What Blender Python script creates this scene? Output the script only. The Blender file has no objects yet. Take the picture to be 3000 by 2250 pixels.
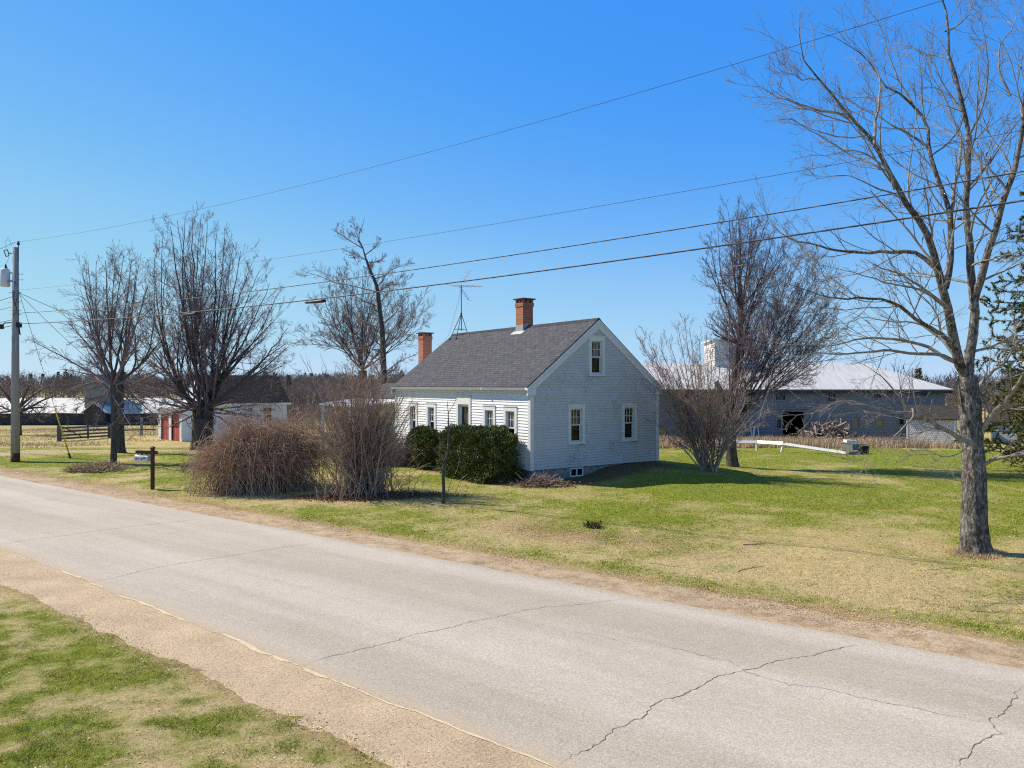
import bpy, math, random
import numpy as np
from mathutils import Vector
S = bpy.context.scene
COL = S.collection
F, HY, CZ = 2200.0, 1127.6, 3.8          # focal length (px of a 3000 wide frame), horizon row, eye height
rad = math.radians
random.seed(7)
def RNG(s): return np.random.default_rng(s)

# ------------------------------------------------------------------ noise and terrain
def vnoise(x, y, seed=0):
    x = np.asarray(x, float); y = np.asarray(y, float)
    xi = np.floor(x).astype(np.int64); yi = np.floor(y).astype(np.int64)
    fx = x-xi; fy = y-yi
    fx = fx*fx*(3-2*fx); fy = fy*fy*(3-2*fy)
    def h(a, b):
        n = (a*374761393 + b*668265263 + seed*974711) & 0x7fffffff
        n = ((n ^ (n >> 13))*1274126177) & 0x7fffffff
        n = (n ^ (n >> 16)) & 0xffff
        return n/65535.0
    return (h(xi, yi)*(1-fx)+h(xi+1, yi)*fx)*(1-fy)+(h(xi, yi+1)*(1-fx)+h(xi+1, yi+1)*fx)*fy
def fbm(x, y, seed=0, o=3):
    s = 0; a = .5; t = 0
    for i in range(o):
        s = s+a*vnoise(x*2**i, y*2**i, seed+i*17); t += a; a *= .5
    return s/t
def sm(a, b, x):
    t = np.clip((np.asarray(x, float)-a)/(b-a), 0, 1); return t*t*(3-2*t)
def lerp(a, b, t): return a+(b-a)*t
# road edges as straight lines: far edge (house side) and near edge
FE0 = np.array((-21.3, 31.3)); FED = np.array((.7975, -.6033)); FEN = np.array((.6033, .7975))
NE0 = np.array((-2.85, 10.13)); NED = np.array((.776, -.6307)); NEN = np.array((.6307, .776))
def s_far(x, y): return (x-FE0[0])*FEN[0]+(y-FE0[1])*FEN[1]
def s_near(x, y): return (x-NE0[0])*NEN[0]+(y-NE0[1])*NEN[1]     # negative on the camera side
HA = rad(34.93); HX, HYY, HZ = .672, 27.21, .70
def H2W(q, p, z=0): return (HX+math.cos(HA)*q-math.sin(HA)*p, HYY+math.sin(HA)*q+math.cos(HA)*p, HZ+z)
def ground(x, y):
    x = np.asarray(x, float); y = np.asarray(y, float)
    s = s_far(x, y); n = s_near(x, y)
    h = .27*sm(.9, 7, s)
    q = (x-HX)*math.cos(HA)+(y-HYY)*math.sin(HA); p = -(x-HX)*math.sin(HA)+(y-HYY)*math.cos(HA)
    h = h+.43*np.exp(-(((q-5.6)/3.0)**2+((p-.6)/3.8)**2))*sm(1.6, 3.6, q)
    h = h-1.2*sm(36, 64, y)-1.75*sm(62, 128, y)
    h = h+.05*sm(-1.0, -4, n)
    h = h+(fbm(x*.55, y*.55, 3)-.5)*.10*sm(1.2, 3, s)*(1-sm(60, 90, y)) + (fbm(x*.9, y*.9, 9)-.5)*.12*sm(-1.2, -2.4, n)+(fbm(x*2.2, y*2.2, 4)-.5)*.035*(sm(.6, 1.0, s)+sm(-.6, -.9, n))
    under = sm(1.1, .3, s)*sm(-1.0, -.4, n)
    return h-.05*under
def gz(x, y): return float(ground(x, y))
def PX(px, py, Y): return ((px-1500)/F*Y, Y, CZ-(py-HY)/F*Y)
def GP(px, py):
    lo = 4.0; Y = 4.0
    dx = (px-1500)/F; dz = (py-HY)/F
    while Y < 400:
        if CZ-dz*Y <= gz(dx*Y, Y): break
        Y += .25
    a, b = Y-.25, Y
    for _ in range(20):
        m = (a+b)/2
        if CZ-dz*m <= gz(dx*m, m): b = m
        else: a = m
    return (dx*b, b, gz(dx*b, b))

# ------------------------------------------------------------------ mesh helpers
def link(name, me, mat, parent=None, loc=None):
    o = bpy.data.objects.new(name, me); COL.objects.link(o)
    for m in (mat if isinstance(mat, (list, tuple)) else [mat]): me.materials.append(m)
    if parent: o.parent = parent
    if loc is not None: o.location = loc
    return o
def np_mesh(name, V, Fc, smooth=False, col=None):
    """Fc: list of int arrays, each (n, k)."""
    me = bpy.data.meshes.new(name)
    V = np.asarray(V, np.float32)
    me.vertices.add(len(V)); me.vertices.foreach_set('co', V.ravel())
    nl = sum(f.size for f in Fc); npoly = sum(len(f) for f in Fc)
    me.loops.add(nl); me.loops.foreach_set('vertex_index', np.concatenate([f.ravel() for f in Fc]).astype(np.int32))
    me.polygons.add(npoly)
    st = []; o = 0
    for f in Fc:
        st.append(o+np.arange(len(f))*f.shape[1]); o += f.size
    me.polygons.foreach_set('loop_start', np.concatenate(st).astype(np.int32))
    if smooth: me.polygons.foreach_set('use_smooth', np.ones(npoly, bool))
    if col is not None:
        a = me.color_attributes.new('Col', 'FLOAT_COLOR', 'POINT')
        c = np.ones((len(V), 4), np.float32); c[:, :3] = col
        a.data.foreach_set('color', c.ravel())
    me.update(calc_edges=True); me.validate()
    return me
class MB:
    def __init__(s, T=None): s.v = []; s.f = []; s.uv = []; s.T = T
    def pt(s, p):
        if s.T: p = s.T(*p)
        s.v.append(tuple(p)); return len(s.v)-1
    def face(s, pts, uv=None):
        s.f.append([s.pt(p) for p in pts]); s.uv.append(uv)
    def box(s, x0, x1, y0, y1, z0, z1):
        P = [(x, y, z) for z in (z0, z1) for y in (y0, y1) for x in (x0, x1)]
        i = [s.pt(p) for p in P]
        for q in ((0, 2, 3, 1), (4, 5, 7, 6), (0, 1, 5, 4), (2, 6, 7, 3), (0, 4, 6, 2), (1, 3, 7, 5)):
            s.f.append([i[k] for k in q]); s.uv.append(None)
    def hexa(s, P):
        i = [s.pt(p) for p in P]
        for q in ((0, 3, 2, 1), (4, 5, 6, 7), (0, 1, 5, 4), (1, 2, 6, 5), (2, 3, 7, 6), (3, 0, 4, 7)):
            s.f.append([i[k] for k in q]); s.uv.append(None)
    def prism(s, poly, fn0, fn1):
        n = len(poly); a = [s.pt(fn0(*p)) for p in poly]; b = [s.pt(fn1(*p)) for p in poly]
        s.f.append(a[::-1]); s.f.append(b); s.uv += [None, None]
        for k in range(n):
            s.f.append([a[k], a[(k+1) % n], b[(k+1) % n], b[k]]); s.uv.append(None)
    def bar(s, p, q, w, d=None, up=(0, 0, 1)):
        """rectangular bar from p to q"""
        d = d or w; p = Vector(p); q = Vector(q); t = (q-p).normalized()
        u = Vector(up)
        if abs(t.dot(u)) > .95: u = Vector((1, 0, 0))
        a = t.cross(u).normalized(); b = a.cross(t).normalized()
        P = []
        for e in (p, q):
            for (i, j) in ((-1, -1), (1, -1), (1, 1), (-1, 1)): P.append(tuple(e+a*i*w/2+b*j*d/2))
        s.hexa(P)
    def tube(s, pts, rads, n=8, cap=True):
        pts = [Vector(p) for p in pts]
        if not hasattr(rads, '__len__'): rads = [rads]*len(pts)
        rings = []
        for k, p in enumerate(pts):
            t = (pts[min(k+1, len(pts)-1)]-pts[max(k-1, 0)]).normalized()
            u = Vector((0, 0, 1)) if abs(t.z) < .9 else Vector((1, 0, 0))
            a = t.cross(u).normalized(); b = t.cross(a).normalized()
            rings.append([s.pt(tuple(p+(a*math.cos(2*math.pi*j/n)+b*math.sin(2*math.pi*j/n))*rads[k])) for j in range(n)])
        for r0, r1 in zip(rings, rings[1:]):
            for j in range(n):
                s.f.append([r0[j], r0[(j+1) % n], r1[(j+1) % n], r1[j]]); s.uv.append(None)
        if cap:
            s.f.append(rings[0][::-1]); s.f.append(rings[-1]); s.uv += [None, None]
    def build(s, name, mat, parent=None, loc=None, smooth=False):
        me = bpy.data.meshes.new(name); me.from_pydata(s.v, [], s.f)
        if any(u is not None for u in s.uv):
            ul = me.uv_layers.new(name='UVMap')
            for poly, u in zip(me.polygons, s.uv):
                if u is None: continue
                for k, li in enumerate(poly.loop_indices): ul.data[li].uv = u[k]
        if smooth:
            me.polygons.foreach_set('use_smooth', [True]*len(me.polygons))
        me.update()
        return link(name, me, mat, parent, loc)
def tag(o, label, cat, group=None):
    o['label'] = label; o['category'] = cat
    if group: o['group'] = group
    return o
def thing(name, label, cat, loc=(0, 0, 0), rz=0, group=None):
    o = bpy.data.objects.new(name, None); COL.objects.link(o); o.location = loc; o.rotation_euler = (0, 0, rz)
    o.empty_display_size = .3
    return tag(o, label, cat, group)
def struct(o, k='structure'): o['kind'] = k; return o

# ------------------------------------------------------------------ materials
def mat(name):
    m = bpy.data.materials.new(name); m.use_nodes = True
    nt = m.node_tree; b = nt.nodes['Principled BSDF']
    return m, nt, b
def N(nt, t, **k):
    n = nt.nodes.new(t)
    for a, v in k.items():
        if a in n.inputs.keys() if isinstance(a, str) else False: n.inputs[a].default_value = v
        else: setattr(n, a, v)
    return n
def ramp(nt, src, stops):
    r = nt.nodes.new('ShaderNodeValToRGB'); nt.links.new(src, r.inputs['Fac'])
    el = r.color_ramp.elements
    while len(el) < len(stops): el.new(.5)
    for e, (p, c) in zip(el, stops):
        e.position = p; e.color = (*c, 1) if len(c) == 3 else c
    return r.outputs['Color']
def mixc(nt, fac, a, b, mode='MIX'):
    n = nt.nodes.new('ShaderNodeMix'); n.data_type = 'RGBA'; n.blend_type = mode
    for sck, v in ((n.inputs['Factor'], fac), (n.inputs['A'], a), (n.inputs['B'], b)):
        pass
    def put(sock, v):
        if hasattr(v, 'is_linked') or hasattr(v, 'links'): nt.links.new(v, sock)
        else: sock.default_value = v if not isinstance(v, tuple) else (*v, 1)[:4]
    put(n.inputs[0], fac); put(n.inputs[6], a); put(n.inputs[7], b)
    return n.outputs[2]
def noise(nt, scale, detail=4, rough=.6, vec=None, stretch=None, kind='Object'):
    n = nt.nodes.new('ShaderNodeTexNoise'); n.inputs['Scale'].default_value = scale
    n.inputs['Detail'].default_value = detail; n.inputs['Roughness'].default_value = rough
    if vec is None:
        vec = nt.nodes.new('ShaderNodeTexCoord').outputs[kind]
    if stretch:
        mp = nt.nodes.new('ShaderNodeMapping'); mp.inputs['Scale'].default_value = stretch
        nt.links.new(vec, mp.inputs['Vector']); vec = mp.outputs['Vector']
    nt.links.new(vec, n.inputs['Vector'])
    return n.outputs['Fac']
def bump(nt, b, h, strength=.3, dist=.02):
    n = nt.nodes.new('ShaderNodeBump'); n.inputs['Strength'].default_value = strength; n.inputs['Distance'].default_value = dist
    nt.links.new(h, n.inputs['Height']); nt.links.new(n.outputs['Normal'], b.inputs['Normal'])
def simple(name, c0, c1, scale=6, rough=.8, stretch=None, bs=.15, bd=.01, spec=.3, metal=0):
    m, nt, b = mat(name)
    f = noise(nt, scale, 5, .65, stretch=stretch)
    nt.links.new(ramp(nt, f, [(.3, c0), (.7, c1)]), b.inputs['Base Color'])
    b.inputs['Roughness'].default_value = rough; b.inputs['Specular IOR Level'].default_value = spec
    b.inputs['Metallic'].default_value = metal
    if bs: bump(nt, b, f, bs, bd)
    return m
M = {}
M['trim'] = simple('white_trim_paint', (.66, .66, .64), (.78, .78, .77), 5, .5)
def clap_paint(name, c0, c1, peel, bare=(.15, .14, .13)):
    m, nt, b = mat(name)
    f = noise(nt, 3, 4, .6)
    base = ramp(nt, f, [(.3, c0), (.7, c1)])
    col = base
    if peel > 0:
        g = noise(nt, 13, 5, .7, stretch=(1, 1, 3.2)); big = noise(nt, .8, 3, .5)
        ad = nt.nodes.new('ShaderNodeMath'); ad.operation = 'ADD'; nt.links.new(g, ad.inputs[0])
        mu = nt.nodes.new('ShaderNodeMath'); mu.operation = 'MULTIPLY'; mu.inputs[1].default_value = .42; nt.links.new(big, mu.inputs[0])
        nt.links.new(mu.outputs[0], ad.inputs[1])
        k = ramp(nt, ad.outputs[0], [(peel, (0, 0, 0)), (peel+.035, (1, 1, 1))])
        col = mixc(nt, k, base, bare)
    nt.links.new(col, b.inputs['Base Color']); b.inputs['Roughness'].default_value = .65; b.inputs['Specular IOR Level'].default_value = .25
    bump(nt, b, f, .1, .005)
    return m
M['clap'] = clap_paint('white_clapboard_paint', (.72, .72, .71), (.80, .80, .80), 0)
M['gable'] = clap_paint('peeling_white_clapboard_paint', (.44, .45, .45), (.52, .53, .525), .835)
M['frame'] = simple('weathered_white_casing', (.55, .56, .56), (.70, .70, .69), 7, .6)
M['stone'] = simple('foundation_stone', (.10, .10, .10), (.34, .33, .31), 4, .9, bs=.8, bd=.06)
def brickmat(name, c1, c2, mortar, bw, bh, ms, uv=True, bstr=.4, rough=.9, var=.35):
    m, nt, b = mat(name)
    t = nt.nodes.new('ShaderNodeTexBrick')
    t.inputs['Color1'].default_value = (*c1, 1); t.inputs['Color2'].default_value = (*c2, 1); t.inputs['Mortar'].default_value = (*mortar, 1)
    t.inputs['Scale'].default_value = 1; t.inputs['Mortar Size'].default_value = ms; t.inputs['Bias'].default_value = 0
    t.inputs['Brick Width'].default_value = bw; t.inputs['Row Height'].default_value = bh; t.inputs['Mortar Smooth'].default_value = .2
    nt.links.new(nt.nodes.new('ShaderNodeTexCoord').outputs['UV'], t.inputs['Vector'])
    f = noise(nt, 5, 5, .7)
    col = mixc(nt, var, t.outputs['Color'], ramp(nt, f, [(.3, tuple(x*.6 for x in c1)), (.7, tuple(min(1, x*1.5) for x in c2))]))
    nt.links.new(col, b.inputs['Base Color']); b.inputs['Roughness'].default_value = rough; b.inputs['Specular IOR Level'].default_value = .2
    inv = nt.nodes.new('ShaderNodeMath'); inv.operation = 'SUBTRACT'; inv.inputs[0].default_value = 1; nt.links.new(t.outputs['Fac'], inv.inputs[1])
    bump(nt, b, inv.outputs[0], bstr, .012)
    return m
M['shingle'] = brickmat('grey_asphalt_shingles', (.050, .051, .060), (.098, .100, .116), (.016, .016, .020), .31, .142, .014, bstr=.7, var=.45)
M['oldshingle'] = brickmat('brown_black_asphalt_shingles', (.032, .028, .026), (.07, .06, .055), (.015, .013, .012), .3, .14, .014, bstr=.6, var=.3)
M['brick'] = brickmat('red_chimney_brick', (.33, .095, .05), (.42, .15, .085), (.33, .24, .19), .21, .075, .011, bstr=.5, var=.2)
M['cedar'] = brickmat('weathered_cedar_shingles', (.42, .43, .45), (.68, .68, .69), (.13, .13, .14), .13, .155, .014, bstr=.7, var=.3)
M['flash'] = simple('lead_flashing', (.30, .31, .32), (.45, .45, .45), 8, .5, metal=.3)
M['iron'] = simple('dark_metal', (.03, .03, .033), (.06, .06, .065), 20, .5, bs=0)
M['galv'] = simple('galvanised_metal', (.32, .33, .34), (.45, .46, .47), 10, .45, bs=0, metal=.5)
M['tin'] = simple('white_metal_roofing', (.46, .46, .46), (.66, .66, .655), 1.2, .5, stretch=(6, .3, 1), bs=.05)
def glassmat(name, tr, fac):
    m, nt, b = mat(name); nt.nodes.remove(b)
    out = nt.nodes['Material Output']
    # Schlick reflectance from the angle to the pane (the pane is a single sheet, so both sides count alike)
    ge = nt.nodes.new('ShaderNodeNewGeometry'); dp = nt.nodes.new('ShaderNodeVectorMath'); dp.operation = 'DOT_PRODUCT'
    nt.links.new(ge.outputs['Normal'], dp.inputs[0]); nt.links.new(ge.outputs['Incoming'], dp.inputs[1])
    def mth(op, x, y=None, z=None):
        n = nt.nodes.new('ShaderNodeMath'); n.operation = op
        for s_, v in zip(n.inputs, (x, y, z)):
            if v is None: continue
            if hasattr(v, 'links'): nt.links.new(v, s_)
            else: s_.default_value = v
        return n.outputs[0]
    pw_ = mth('POWER', mth('SUBTRACT', 1.0, mth('ABSOLUTE', dp.outputs['Value'])), 5.0)
    class mu: outputs = [mth('MULTIPLY_ADD', pw_, .9, fac)]
    t = nt.nodes.new('ShaderNodeBsdfTransparent'); t.inputs[0].default_value = (tr, tr, tr*.98, 1)
    g = nt.nodes.new('ShaderNodeBsdfGlossy'); g.inputs['Roughness'].default_value = .015; g.inputs['Color'].default_value = (.85, .88, .9, 1)
    mx = nt.nodes.new('ShaderNodeMixShader')
    nt.links.new(mu.outputs[0], mx.inputs[0]); nt.links.new(t.outputs[0], mx.inputs[1]); nt.links.new(g.outputs[0], mx.inputs[2]); nt.links.new(mx.outputs[0], out.inputs[0])
    return m
M['glass'] = glassmat('window_glass', .8, .06)
M['screen'] = glassmat('screened_glass', .42, .03)
M['curtain'] = simple('grey_curtain', (.14, .15, .16), (.30, .30, .29), 9, .9, stretch=(8, 8, .4), bs=.3)
M['olivecurtain'] = simple('olive_curtain', (.12, .11, .045), (.24, .22, .10), 9, .9, stretch=(8, 8, .4), bs=.3)
M['dark'] = simple('dark_interior', (.012, .011, .01), (.03, .027, .024), 3, .95, bs=0)
M['doorwood'] = simple('brown_door_wood', (.16, .07, .035), (.25, .12, .06), 6, .5, stretch=(6, 6, .5))
M['redpaint'] = simple('faded_red_paint', (.40, .065, .05), (.50, .12, .095), 3, .6)
M['barn'] = simple('weathered_barn_boards', (.10, .112, .125), (.27, .285, .30), 3.5, .9, stretch=(.8, .8, 9), bs=.5, bd=.02)
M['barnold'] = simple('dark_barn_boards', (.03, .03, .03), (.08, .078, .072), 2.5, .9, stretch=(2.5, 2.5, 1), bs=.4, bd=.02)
M['greywood'] = simple('grey_weathered_wood', (.13, .125, .12), (.30, .29, .27), 5, .9, stretch=(3, 3, .6), bs=.4)
M['fencewood'] = simple('dark_fence_rail_wood', (.05, .05, .055), (.13, .13, .135), 6, .9, bs=.3)
M['pole'] = simple('grey_utility_pole_wood', (.20, .195, .195), (.38, .37, .365), 7, .9, stretch=(6, 6, .25), bs=.5)
M['poleend'] = simple('tarred_pole_butt', (.03, .022, .018), (.16, .06, .03), 6, .9)
M['mailwood'] = simple('brown_stained_post', (.045, .018, .014), (.09, .035, .026), 6, .7, stretch=(4, 4, .5), bs=.3)
M['mailwhite'] = simple('grey_white_mailbox_metal', (.50, .53, .56), (.64, .66, .68), 8, .4, bs=.05)
M['black'] = simple('black_paint', (.012, .012, .012), (.02, .02, .02), 8, .5, bs=0)
M['red'] = simple('red_flag_paint', (.45, .03, .03), (.55, .05, .05), 8, .5, bs=0)
M['yellow'] = simple('yellow_plastic_guard', (.62, .40, .03), (.72, .48, .06), 8, .5, bs=0)
M['wire'] = simple('weathered_cable', (.03, .03, .035), (.07, .07, .08), 20, .6, bs=0)
M['wire2'] = simple('bright_cable_strand', (.18, .18, .19), (.30, .30, .30), 20, .5, bs=0)
def barkmat():
    m, nt, b = mat('grey_ridged_bark')
    f = noise(nt, 17, 6, .75, stretch=(1.5, 1.5, .5)); g = noise(nt, 2.6, 5, .7)
    c = ramp(nt, f, [(.36, (.03, .027, .024)), (.5, (.16, .145, .13)), (.64, (.40, .37, .33))])
    c = mixc(nt, 1.0, c, ramp(nt, g, [(.36, (.50, .47, .44)), (.5, (1, 1, 1)), (.66, (1.35, 1.36, 1.33))]), 'MULTIPLY')
    nt.links.new(c, b.inputs['Base Color']); b.inputs['Roughness'].default_value = .95; b.inputs['Specular IOR Level'].default_value = .15
    bump(nt, b, f, 1.0, .06)
    return m
M['bark'] = barkmat()
M['bark2'] = simple('brown_grey_bark', (.03, .026, .024), (.125, .108, .098), 9, .95, stretch=(1.6, 1.6, .4), bs=.7, bd=.03)
M['limb'] = simple('grey_limb_bark', (.10, .09, .08), (.36, .33, .285), 7, .9, bs=.3)
M['twig'] = simple('purplish_twigs', (.105, .08, .09), (.27, .205, .225), 3, .85, bs=0)
M['twig2'] = simple('grey_brown_twigs', (.125, .095, .09), (.31, .24, .215), 3, .85, bs=0)
M['cane'] = simple('tan_brown_canes', (.22, .13, .085), (.60, .42, .30), 5, .85, bs=0)
M['cane2'] = simple('dark_brown_canes', (.17, .115, .088), (.50, .36, .28), 5, .85, bs=0)
M['stick'] = simple('grey_tan_sticks', (.13, .09, .07), (.42, .33, .26), 2.5, .9, bs=0)
M['straw'] = simple('dry_straw', (.26, .19, .10), (.50, .39, .23), 3, .9, bs=0)
M['litter'] = simple('red_brown_leaf_litter', (.11, .045, .025), (.30, .15, .09), 5, .9, bs=0)
M['woods'] = simple('bare_woods_twigs', (.12, .095, .082), (.27, .215, .185), .12, .95, bs=0)
M['pine'] = simple('dark_pine_needles', (.03, .042, .02), (.085, .095, .045), .3, .9, bs=0)
M['yew'] = simple('yew_needles', (.028, .044, .010), (.145, .17, .036), 3.0, .7, bs=0)
M['spruce'] = simple('spruce_needles', (.05, .062, .012), (.20, .19, .045), 1.2, .8, bs=0)
M['cartgrey'] = simple('grey_painted_cart', (.12, .14, .15), (.24, .26, .27), 6, .6)
M['rubber'] = simple('black_rubber', (.015, .015, .015), (.03, .03, .03), 9, .8, bs=0)
M['yellowpane'] = simple('ochre_field_reflection_pane', (.42, .30, .08), (.58, .44, .16), 2, .6, bs=0)  # bright field showing in the glass, put into the pane colour
M['olivepane'] = simple('olive_board', (.20, .19, .09), (.33, .31, .16), 3, .8, bs=0)

def colmat(name, scale1, amt, rough=.95, trans=0):
    """base colour from the 'Col' attribute times fine procedural noise"""
    m, nt, b = mat(name)
    a = nt.nodes.new('ShaderNodeVertexColor'); a.layer_name = 'Col'
    f = noise(nt, scale1, 6, .75)
    f2 = noise(nt, scale1*.13, 4, .6)
    k = mixc(nt, 1.0, ramp(nt, f, [(.28, (1-amt,)*3), (.72, (1+amt,)*3)]), ramp(nt, f2, [(.3, (.8, .82, .78)), (.7, (1.2, 1.18, 1.2))]), 'MULTIPLY')
    c = mixc(nt, 1.0, a.outputs['Color'], k, 'MULTIPLY')
    nt.links.new(c, b.inputs['Base Color']); b.inputs['Roughness'].default_value = rough; b.inputs['Specular IOR Level'].default_value = .1
    if trans == 0: bump(nt, b, f, .8, .03)
    return m
def lawnmat():
    m, nt, b = mat('patchy_spring_lawn')
    tc = nt.nodes.new('ShaderNodeTexCoord').outputs['Object']
    at = nt.nodes.new('ShaderNodeVertexColor'); at.layer_name = 'Col'
    ag = nt.nodes.new('ShaderNodeAttribute'); ag.attribute_name = 'green'
    def mad(x, k, o):
        n = nt.nodes.new('ShaderNodeMath'); n.operation = 'MULTIPLY_ADD'; nt.links.new(x, n.inputs[0]); n.inputs[1].default_value = k
        if hasattr(o, 'links'): nt.links.new(o, n.inputs[2])
        else: n.inputs[2].default_value = o
        return n.outputs[0]
    n1 = noise(nt, 5, 5, .7, tc); n2 = noise(nt, 26, 6, .8, tc); n3 = noise(nt, 9, 6, .75, tc)
    g = mad(n1, 1.7, mad(n2, 1.3, mad(ag.outputs['Fac'], 1.0, -1.5)))
    k = ramp(nt, g, [(.0, (.05, .05, .05)), (.36, (.42, .42, .42)), (.80, (1, 1, 1))])
    grn = ramp(nt, n3, [(.3, (.10, .14, .012)), (.5, (.185, .22, .026)), (.72, (.33, .335, .065))])
    st = mixc(nt, 1.0, at.outputs['Color'], ramp(nt, n2, [(.28, (.30, .26, .22)), (.48, (.92, .92, .92)), (.70, (1.45, 1.43, 1.40))]), 'MULTIPLY')
    st = mixc(nt, 1.0, st, ramp(nt, n3, [(.3, (.72, .72, .70)), (.7, (1.2, 1.2, 1.2))]), 'MULTIPLY')
    c = mixc(nt, k, st, grn)
    nt.links.new(c, b.inputs['Base Color']); b.inputs['Roughness'].default_value = .95; b.inputs['Specular IOR Level'].default_value = .1
    bump(nt, b, n2, .9, .04)
    return m
M['lawn'] = lawnmat()
M['blade'] = colmat('grass_blades', 3, .25, .8, trans=1)
def roadmat():
    m, nt, b = mat('worn_grey_asphalt')
    tc = nt.nodes.new('ShaderNodeTexCoord').outputs['Object']
    f = noise(nt, 52, 4, .85, tc); f2 = noise(nt, .35, 4, .6, tc)
    # streaks along the road: rotate so x runs along it
    mp = nt.nodes.new('ShaderNodeMapping'); mp.inputs['Rotation'].default_value = (0, 0, math.atan2(.6033, .7975))
    nt.links.new(tc, mp.inputs['Vector']); f3 = noise(nt, 1.0, 4, .6, mp.outputs['Vector'], stretch=(.05, .8, 1))
    c = ramp(nt, f, [(.27, (.20, .178, .155)), (.5, (.425, .375, .325)), (.73, (.70, .63, .56))])
    c = mixc(nt, 1.0, c, ramp(nt, f2, [(.32, (.955, .96, .97)), (.68, (1.045, 1.035, 1.02))]), 'MULTIPLY')
    c = mixc(nt, 1.0, c, ramp(nt, f3, [(.38, (.88, .88, .835)), (.62, (1.08, 1.085, 1.09))]), 'MULTIPLY')
    f4 = noise(nt, 2.6, 5, .7, tc); c = mixc(nt, 1.0, c, ramp(nt, f4, [(.33, (.96, .955, .95)), (.5, (1, 1, 1)), (.72, (1.02, 1.02, 1.02))]), 'MULTIPLY')
    # sand worked into the edges
    at = nt.nodes.new('ShaderNodeAttribute'); at.attribute_name = 'edge'
    g = noise(nt, 3.2, 5, .7, tc)
    ad = nt.nodes.new('ShaderNodeMath'); ad.operation = 'ADD'; nt.links.new(at.outputs['Fac'], ad.inputs[0])
    sb = nt.nodes.new('ShaderNodeMath'); sb.operation = 'MULTIPLY_ADD'; sb.inputs[1].default_value = .9; sb.inputs[2].default_value = -.45; nt.links.new(g, sb.inputs[0]); nt.links.new(sb.outputs[0], ad.inputs[1])
    k = ramp(nt, ad.outputs[0], [(.55, (0, 0, 0)), (.95, (1, 1, 1))])
    c = mixc(nt, k, c, ramp(nt, f, [(.3, (.33, .26, .19)), (.7, (.52, .43, .33))]))
    nt.links.new(c, b.inputs['Base Color']); b.inputs['Roughness'].default_value = .9; b.inputs['Specular IOR Level'].default_value = .25
    bump(nt, b, f, .5, .008)
    return m
M['road'] = roadmat()
M['gravel'] = None
def gravelmat(nm='sandy_gravel', k=1.0, litter=False):
    m, nt, b = mat(nm)
    tc = nt.nodes.new('ShaderNodeTexCoord').outputs['Object']
    f = noise(nt, 26, 6, .8, tc); f2 = noise(nt, 1.1, 5, .65, tc)
    c = ramp(nt, f, [(.25, (.28*k, .215*k, .15*k)), (.5, (.55*k, .44*k, .31*k)), (.78, (.82*k, .69*k, .52*k))])
    if litter:
        f5 = noise(nt, 3.4, 6, .75, tc); c = mixc(nt, ramp(nt, f5, [(.46, (0, 0, 0)), (.60, (.8, .8, .8))]), c, ramp(nt, f, [(.3, (.15, .095, .06)), (.7, (.46, .33, .21))]))
    c = mixc(nt, 1.0, c, ramp(nt, f2, [(.3, (.80, .77, .74)), (.7, (1.12, 1.1, 1.06))]), 'MULTIPLY')
    nt.links.new(c, b.inputs['Base Color']); b.inputs['Roughness'].default_value = .95; b.inputs['Specular IOR Level'].default_value = .1
    bump(nt, b, f, .8, .02)
    return m
M['gravel'] = gravelmat('sandy_gravel', .93)
M['gravel2'] = gravelmat('grey_brown_gravel', .84, True)
M['crack'] = simple('crack_filler', (.11, .095, .08), (.24, .21, .18), 20, .9, bs=0)
M['sand'] = simple('pale_loose_sand', (.46, .37, .25), (.64, .53, .38), 14, .95, bs=.3)
# ------------------------------------------------------------------ camera, sky, sun
cam = bpy.data.cameras.new('camera'); co = bpy.data.objects.new('camera', cam); COL.objects.link(co)
co.location = (0, 0, CZ); co.rotation_euler = (rad(90), 0, 0)
cam.sensor_width = 36; cam.lens = F/3000*36; cam.shift_y = (HY-1125)/3000
cam.clip_end = 6000; cam.clip_start = .1
S.camera = co
W = bpy.data.worlds.new('World'); S.world = W; W.use_nodes = True
wn = W.node_tree; bg = wn.nodes['Background']
sky = wn.nodes.new('ShaderNodeTexSky'); sky.sky_type = 'NISHITA'; sky.sun_disc = False
SUN_EL = 44; SUN = Vector((-.93*math.cos(rad(SUN_EL)), .366*math.cos(rad(SUN_EL)), math.sin(rad(SUN_EL)))).normalized()
sky.sun_elevation = rad(SUN_EL); sky.sun_rotation = math.atan2(SUN.x, SUN.y) % (2*math.pi)
sky.altitude = 0; sky.air_density = 1.0; sky.dust_density = 0; sky.ozone_density = 6.0
# grade of the whole sky (a crisp, saturated spring blue that stays below white at the horizon)
def vmul(src, k):
    n = wn.nodes.new('ShaderNodeVectorMath'); n.operation = 'SCALE'; n.inputs['Scale'].default_value = k; wn.links.new(src, n.inputs[0]); return n.outputs[0]
EXPO = .40; KS = 2**-EXPO
cv = wn.nodes.new('ShaderNodeRGBCurve'); wn.links.new(vmul(sky.outputs[0], .15), cv.inputs['Color'])
for ci, pts in ((0, ((0, .03), (.10, .05), (.17, .065), (.26, .155), (.42, .31), (.82, .47), (1, .52))), (1, ((0, .15), (.2, .27), (.32, .325), (.46, .43), (.71, .61), (1, .70))), (2, ((0, .5), (.4, .85), (.66, .92), (.88, .93), (1, .92)))):
    c = cv.mapping.curves[ci]
    c.points[0].location = pts[0]; c.points[1].location = pts[-1]
    for p in pts[1:-1]: c.points.new(*p)
cv.mapping.update()
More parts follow.
